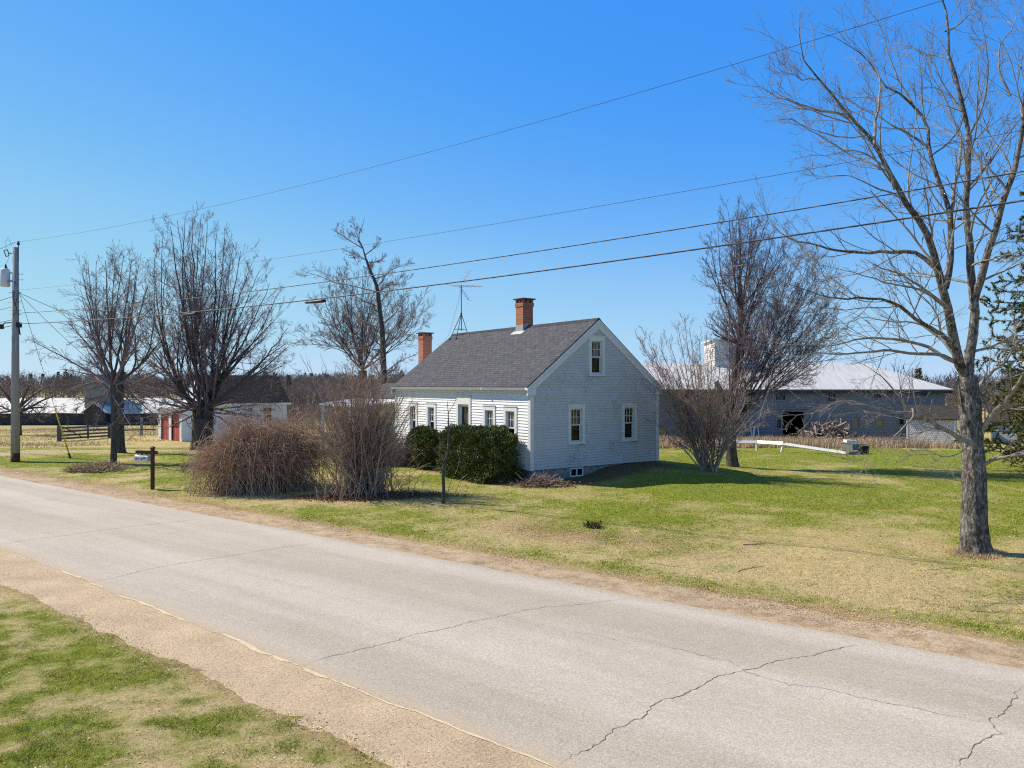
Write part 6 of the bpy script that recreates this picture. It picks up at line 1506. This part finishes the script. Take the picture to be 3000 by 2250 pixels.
bp_ = gxy(c[0]+rng.normal(0, .42, n), c[1]+rng.normal(0, .3, n))
a = rng.random(n)*2*np.pi; u = np.sqrt(rng.random(n))
tz = c[2]+(4.25*np.sqrt(np.clip(1-(u*.80)**2, 0, 1)))*rng.uniform(.5, 1.08, n)
tips = np.stack([c[0]+.0+1.85*u*np.cos(a), c[1]+1.5*u*np.sin(a), tz], 1)
P, R = canes(bp_, tips, rng, rng.uniform(-.1, .35, n), .021, .007, 11)
l = lens(P)
aP, aR = kids(P, R, 13, .25, 1, .6, np.clip(l*.28, .3, 1.0), .5, 6, .25, .15, rng, .0046, .5)
bP2, bR2 = kids(aP, aR, 4, .2, 1, .6, .34, .7, 4, .1, .18, rng, .0038, .7)
n = 16; w0_ = gxy(c[0]+rng.normal(0, .3, n), c[1]+rng.normal(0, .3, n)); wt = w0_+np.stack([rng.uniform(-2.0, .6, n), rng.normal(0, .5, n), rng.uniform(3.3, 4.9, n)], 1)
wP, wR = canes(w0_, wt, rng, rng.uniform(0, .3, n), .018, .005, 11)
vP, vR = kids(wP, wR, 6, .45, .97, .4, .7, .5, 5, .5, .1, rng, .0045)
n = 150; lb = gxy(c[0]+rng.normal(.1, .7, n), c[1]+rng.normal(0, .5, n)); lt = lb+np.stack([rng.normal(.25, .6, n), rng.normal(0, .4, n), rng.uniform(.3, 1.5, n)], 1)
lP2, lR2 = canes(lb, lt, rng, rng.uniform(0, .3, n), .009, .004, 7)
mP, mR = kids(lP2, lR2, 4, .3, 1, .7, .35, .7, 4, 0, .2, rng, .004)
sh = thing('tall_shrub', 'tall brown leafless shrub with upright stems in front of the farmhouse', 'shrub', tuple(c))
tube_obj('stems', [(P, R, 5), (wP, wR, 4), (lP2, lR2, 3)], M['cane2'], sh, c, False); tube_obj('twigs', [(aP, aR, 3), (bP2, bR2, 3), (vP, vR, 3), (mP, mR, 3)], M['cane2'], sh, c, False)
# young sapling
rng = RNG(303)
b = GP(1299, 1474); Yc = b[1]
z1 = lambda a, c: PX(1120+a*.217, 1080+c*.217, Yc)
L = [resample([(b[0], b[1], b[2]-.1), b, z1(830, 1660), z1(822, 1340), z1(852, 1240), z1(888, 1080), z1(895, 900), z1(893, 700), z1(888, 560), z1(876, 440)], [.085, .062, .05, .048, .04, .03, .025, .018, .012, .006], 18),
     resample([z1(825, 1290), z1(795, 1225), z1(775, 1150), z1(778, 980), z1(782, 830)], [.03, .024, .018, .011, .006], 18), resample([z1(775, 1190), z1(730, 1130), z1(685, 1070)], [.012, .009, .005], 18),
     resample([z1(893, 600), z1(940, 520), z1(975, 460), z1(1010, 400)], [.012, .009, .006, .004], 18), resample([z1(900, 840), z1(915, 770), z1(938, 720)], [.012, .008, .004], 18), resample([z1(815, 1350), z1(770, 1345), z1(735, 1340)], [.02, .012, .006], 18),
     resample([z1(890, 1660), z1(920, 1540), z1(965, 1450)], [.012, .008, .004], 18), resample([z1(980, 1680), z1(1020, 1600), z1(1050, 1500)], [.010, .008, .004], 18), resample([z1(985, 1420), z1(1020, 1330), z1(1045, 1200)], [.010, .008, .004], 18)]
lP, lR = np.array([x[0] for x in L]), np.array([x[1] for x in L])
kP, kR = kids(lP[:6], lR[:6], 5, .4, .97, .6, .3, .5, 4, .3, .15, rng, .004)
sp0 = tree('sapling', 'young leafless sapling with forked stem on lawn before the yew bushes', 'sapling', b, [(lP[:2], lR[:2], 7)], [(kP, kR, 4)], 'bark2', 'twig2', None, 'twigs', 'stem')
for k in range(2, len(lP)): tube_obj('branch', [(lP[k:k+1], lR[k:k+1], 5)], M['twig2'], sp0, b, False)

# ------------------------------------------------------------------ evergreens by the front wall
def yew(label, q0, q1, p0, p1, h, n, seed, brown=False):
    rng = RNG(seed); q, p = (q0+q1)/2, (p0+p1)/2; bw_ = H2W(q, p); b = (bw_[0], bw_[1], gz(bw_[0], bw_[1]))
    t = thing('yew_bush', label, 'shrub', b)
    # points on and inside a lumpy rounded block
    d = unit(rng.normal(0, 1, (n, 3))); d[:, 2] = np.where(d[:, 2] < -.95, -d[:, 2], d[:, 2])
    hz = np.maximum(np.sqrt(d[:, 0]**2+d[:, 1]**2), .25)[:, None]; d[:, :2] = np.where(d[:, 2:3] < 0, d[:, :2]/hz*rng.uniform(.8, 1, (n, 1)), d[:, :2])
    e = np.sign(d)*np.abs(d)**.66
    lump = .80+.50*fbm(d[:, 0]*3.0+seed, d[:, 1]*3.4+d[:, 2]*3.3, seed, 3)
    rr = lump*(1-.35*rng.random(n)**2.2)
    A, Bv, C_ = (q1-q0)/2, (p1-p0)/2, h*.5
    L = np.stack([e[:, 0]*A, e[:, 1]*Bv, e[:, 2]*C_], 1)*rr[:, None]
    L[:, 2] += h*.46
    L = L[L[:, 2] > .02]; n = len(L)
    ca, sa = math.cos(HA), math.sin(HA)
    Wd = np.stack([L[:, 0]*ca-L[:, 1]*sa, L[:, 0]*sa+L[:, 1]*ca, L[:, 2]], 1)
    outd = unit(np.stack([Wd[:, 0]/A, Wd[:, 1]/Bv, (L[:, 2]-h*.4)/C_*1.0], 1))
    a = unit(outd*.55+np.array((0, 0, .55))+rng.normal(0, .42, (n, 3))); bb = unit(np.cross(a, rng.normal(0, 1, (n, 3))))
    s = .075*(.5+1.1*rng.random(n))[:, None]
    Q = np.stack([Wd-bb*s*.22, Wd+bb*s*.22, Wd+a*s+bb*s*.05, Wd+a*s-bb*s*.05], 1).reshape(-1, 3)
    link('foliage', np_mesh('foliage', Q, [np.arange(n*4).reshape(n, 4)]), M['yew'], t)
    k = 90; st = np.stack([rng.normal(0, A*.3, k)*ca-rng.normal(0, Bv*.35, k)*sa, rng.normal(0, A*.3, k)*sa+rng.normal(0, Bv*.35, k)*ca, np.zeros(k)], 1)
    i = rng.integers(0, n, k); P, R = canes(st, Wd[i]*1.0, rng, np.zeros(k), .011, .004, 7)
    P[:, :, 2] = np.maximum(P[:, :, 2], 0); sg = [(P, R, 4)]
    j = rng.integers(0, n, 70); top = Wd[j]; top = top[top[:, 2] > h*.7]
    if len(top):
        P2, R2 = canes(top, top+np.stack([rng.normal(0, .12, len(top)), rng.normal(0, .12, len(top)), rng.uniform(.12, .38, len(top))], 1), rng, np.zeros(len(top)), .006, .004, 5); sg.append((P2, R2, 3))
    tube_obj('stems', sg, M['cane2'], t)
    return t
yew('large dark green yew bush under the right-hand front windows', -1.9, -.12, .2, 3.75, 1.95, 42000, 5)
yew('smaller dark green yew bush between the front door and tall shrub', -1.35, -.12, 5.5, 7.6, 1.65, 24000, 6)
rng = RNG(304)
bw_ = H2W(-1.6, 7.9); c = np.array((bw_[0], bw_[1], gz(bw_[0], bw_[1]))); n = 420
bp_ = c+np.stack([rng.normal(0, .5, n), rng.normal(0, .3, n), np.zeros(n)], 1); a = rng.random(n)*6.283; u = np.sqrt(rng.random(n))
tips = c+np.stack([1.15*u*np.cos(a), .7*u*np.sin(a), np.clip(1.5*np.sqrt(1-(u*.9)**2)*rng.uniform(.4, 1.05, n), .1, 2)], 1)
P, R = canes(bp_, tips, rng, rng.uniform(0, .3, n), .008, .004, 7); aP, aR = kids(P, R, 6, .3, 1, .7, .35, .7, 4, .1, .2, rng, .004)
sh = thing('brown_shrub', 'dead brown twiggy shrub in front of the smaller yew bush', 'shrub', tuple(c)); tube_obj('twigs', [(P, R, 3), (aP, aR, 3)], M['cane2'], sh, c, False)

# ------------------------------------------------------------------ spruce at the right edge
rng = RNG(305)
Yc = 30; b = PX(3108, 1330, Yc); b = (b[0], Yc, gz(b[0], Yc)); top = 13.8
sp_ = thing('spruce_tree', 'dark green spruce reaching in from the right edge behind the big bare tree', 'tree', b)
tube_obj('trunk', [(np.array([[(0, 0, -.2), (0, 0, 4), (.05, 0, 8), (0, 0, top)]]), np.array([[.26, .2, .12, .02]]), 10)], M['bark2'], sp_)
BP = []
h = 1.0
while h < top-.3:
    f = 1-(h/top); k = 6
    for j in range(k):
        a = j*2*math.pi/k+rng.uniform(-.4, .4)+h*1.7; L = (.35+3.7*f**.8)*rng.uniform(.6, 1.1); t = np.linspace(0, 1, 9)
        BP.append(np.stack([np.cos(a)*L*t, np.sin(a)*L*t, h-L*.22*t+L*.20*t**2.5], 1)+np.r_[[np.zeros(3)], np.cumsum(rng.normal(0, .015, (8, 3)), 0)])
    h += rng.uniform(.34, .5)
BP = np.array(BP); BR = np.tile(np.linspace(.03, .008, 9), (len(BP), 1))
kP, kR = kids(BP, BR, 14, .2, 1, .95, np.clip(lens(BP)*.28, .2, .8), .5, 5, -.15, .12, rng, .005, .6, .5)
tube_obj('branches', [(BP, BR, 5), (kP, kR, 3)], M['twig2'], sp_)
def needles(P, per, L, rng):
    B, m, _ = P.shape; t = rng.random((B, per))*(m-1); i = t.astype(int).clip(0, m-2); w = (t-i)[..., None]; bI = np.arange(B)[:, None]
    p = (P[bI, i]*(1-w)+P[bI, i+1]*w).reshape(-1, 3); d = unit(P[bI, i+1]-P[bI, i]).reshape(-1, 3)
    a = unit(d*.7+rng.normal(0, .5, p.shape)+np.array((0, 0, .15))); s = unit(np.cross(a, rng.normal(0, 1, p.shape)))
    l = L*(.6+.7*rng.random((len(p), 1)))
    return np.stack([p-s*l*.13, p+s*l*.13, p+a*l], 1).reshape(-1, 3)
Q = np.concatenate([needles(kP, 70, .13, rng), needles(BP[:, 3:], 90, .14, rng)])
link('foliage', np_mesh('foliage', Q, [np.arange(len(Q)).reshape(-1, 3)]), M['spruce'], sp_)

# ------------------------------------------------------------------ far woods
def woods(name, regions, m_t, seed, per=230):
    """bare and evergreen crowns massed along the far field edge"""
    rng = RNG(seed); T = [[], []]
    for (pxa, pxb, Ya, Yb, n, ha, hb, fev, hmod) in regions:
        px = rng.uniform(pxa, pxb, n); Yv = rng.uniform(Ya, Yb, n); X_ = (px-1500)/F*Yv; Z_ = ground(X_, Yv)
        H = rng.uniform(ha, hb, n)*(.85+.3*fbm(px*.012, px*0, seed)); ev = rng.random(n) < fev
        for i in range(n):
            k = per; h = H[i]; 
            if ev[i]:
                z = rng.random(k)**.8; r = (1-z)*h*.17*(.5+.5*rng.random(k)); a = rng.random(k)*6.283
                p = np.stack([X_[i]+r*np.cos(a), Yv[i]+r*np.sin(a), Z_[i]+h*.1+z*h*.92], 1); s = h*.05
                d = unit(np.stack([np.cos(a), np.sin(a), rng.uniform(-.5, .3, k)], 1)); e = unit(np.cross(d, rng.normal(0, 1, (k, 3))))
                T[1].append(np.stack([p-e*s*.45, p+e*s*.45, p+d*s*1.3], 1))
            else:
                d0 = unit(rng.normal(0, 1, (k, 3))); rr = rng.random((k, 1))**.45
                p = np.array((X_[i], Yv[i], Z_[i]+h*.60))+d0*rr*np.array((h*.30, h*.30, h*.40)); d = unit(d0*np.array((.7, .7, .5))+np.array((0, 0, .7))+rng.normal(0, .3, (k, 3)))
                e = unit(np.cross(d, np.array((0, 1., 0))+rng.normal(0, .3, (k, 3)))); s = h*.10*(.6+.8*rng.random((k, 1)))
                wd = h*.006
                T[0].append(np.stack([p-e*wd, p+e*wd, p+d*s], 1))
                zt_ = np.linspace(0, .55, 2)*h
                T[0].append(np.array([[(X_[i]-h*.012, Yv[i], Z_[i]), (X_[i]+h*.012, Yv[i], Z_[i]), (X_[i], Yv[i], Z_[i]+h*.7)]]))
    for (nm, mm, ts) in (('bare_woods', m_t, T[0]), ('evergreen_woods', M['pine'], T[1])):
        if not ts: continue
        Q = np.concatenate(ts).reshape(-1, 3)
        struct(link(nm, np_mesh(nm, Q, [np.arange(len(Q)).reshape(-1, 3)]), mm), 'stuff')
woods('woods', [(-500, 1500, 215, 300, 420, 8.5, 11.5, .06, 0), (-500, 700, 290, 330, 150, 9.5, 11.2, .35, 0), (600, 1500, 290, 330, 140, 10.0, 11.8, .15, 0),
                (820, 1450, 82, 112, 190, 2.2, 3.4, 0, 0), (760, 1480, 100, 150, 150, 5.0, 7.0, .03, 0), (620, 1300, 160, 215, 120, 7, 9, .05, 0), (2560, 3500, 95, 150, 150, 6.0, 8.8, .02, 0), (1500, 3400, 270, 330, 150, 9, 11, .3, 0)], M['woods'], 401)
# low scrub in front of the woods on the far side of the field
rng = RNG(402)
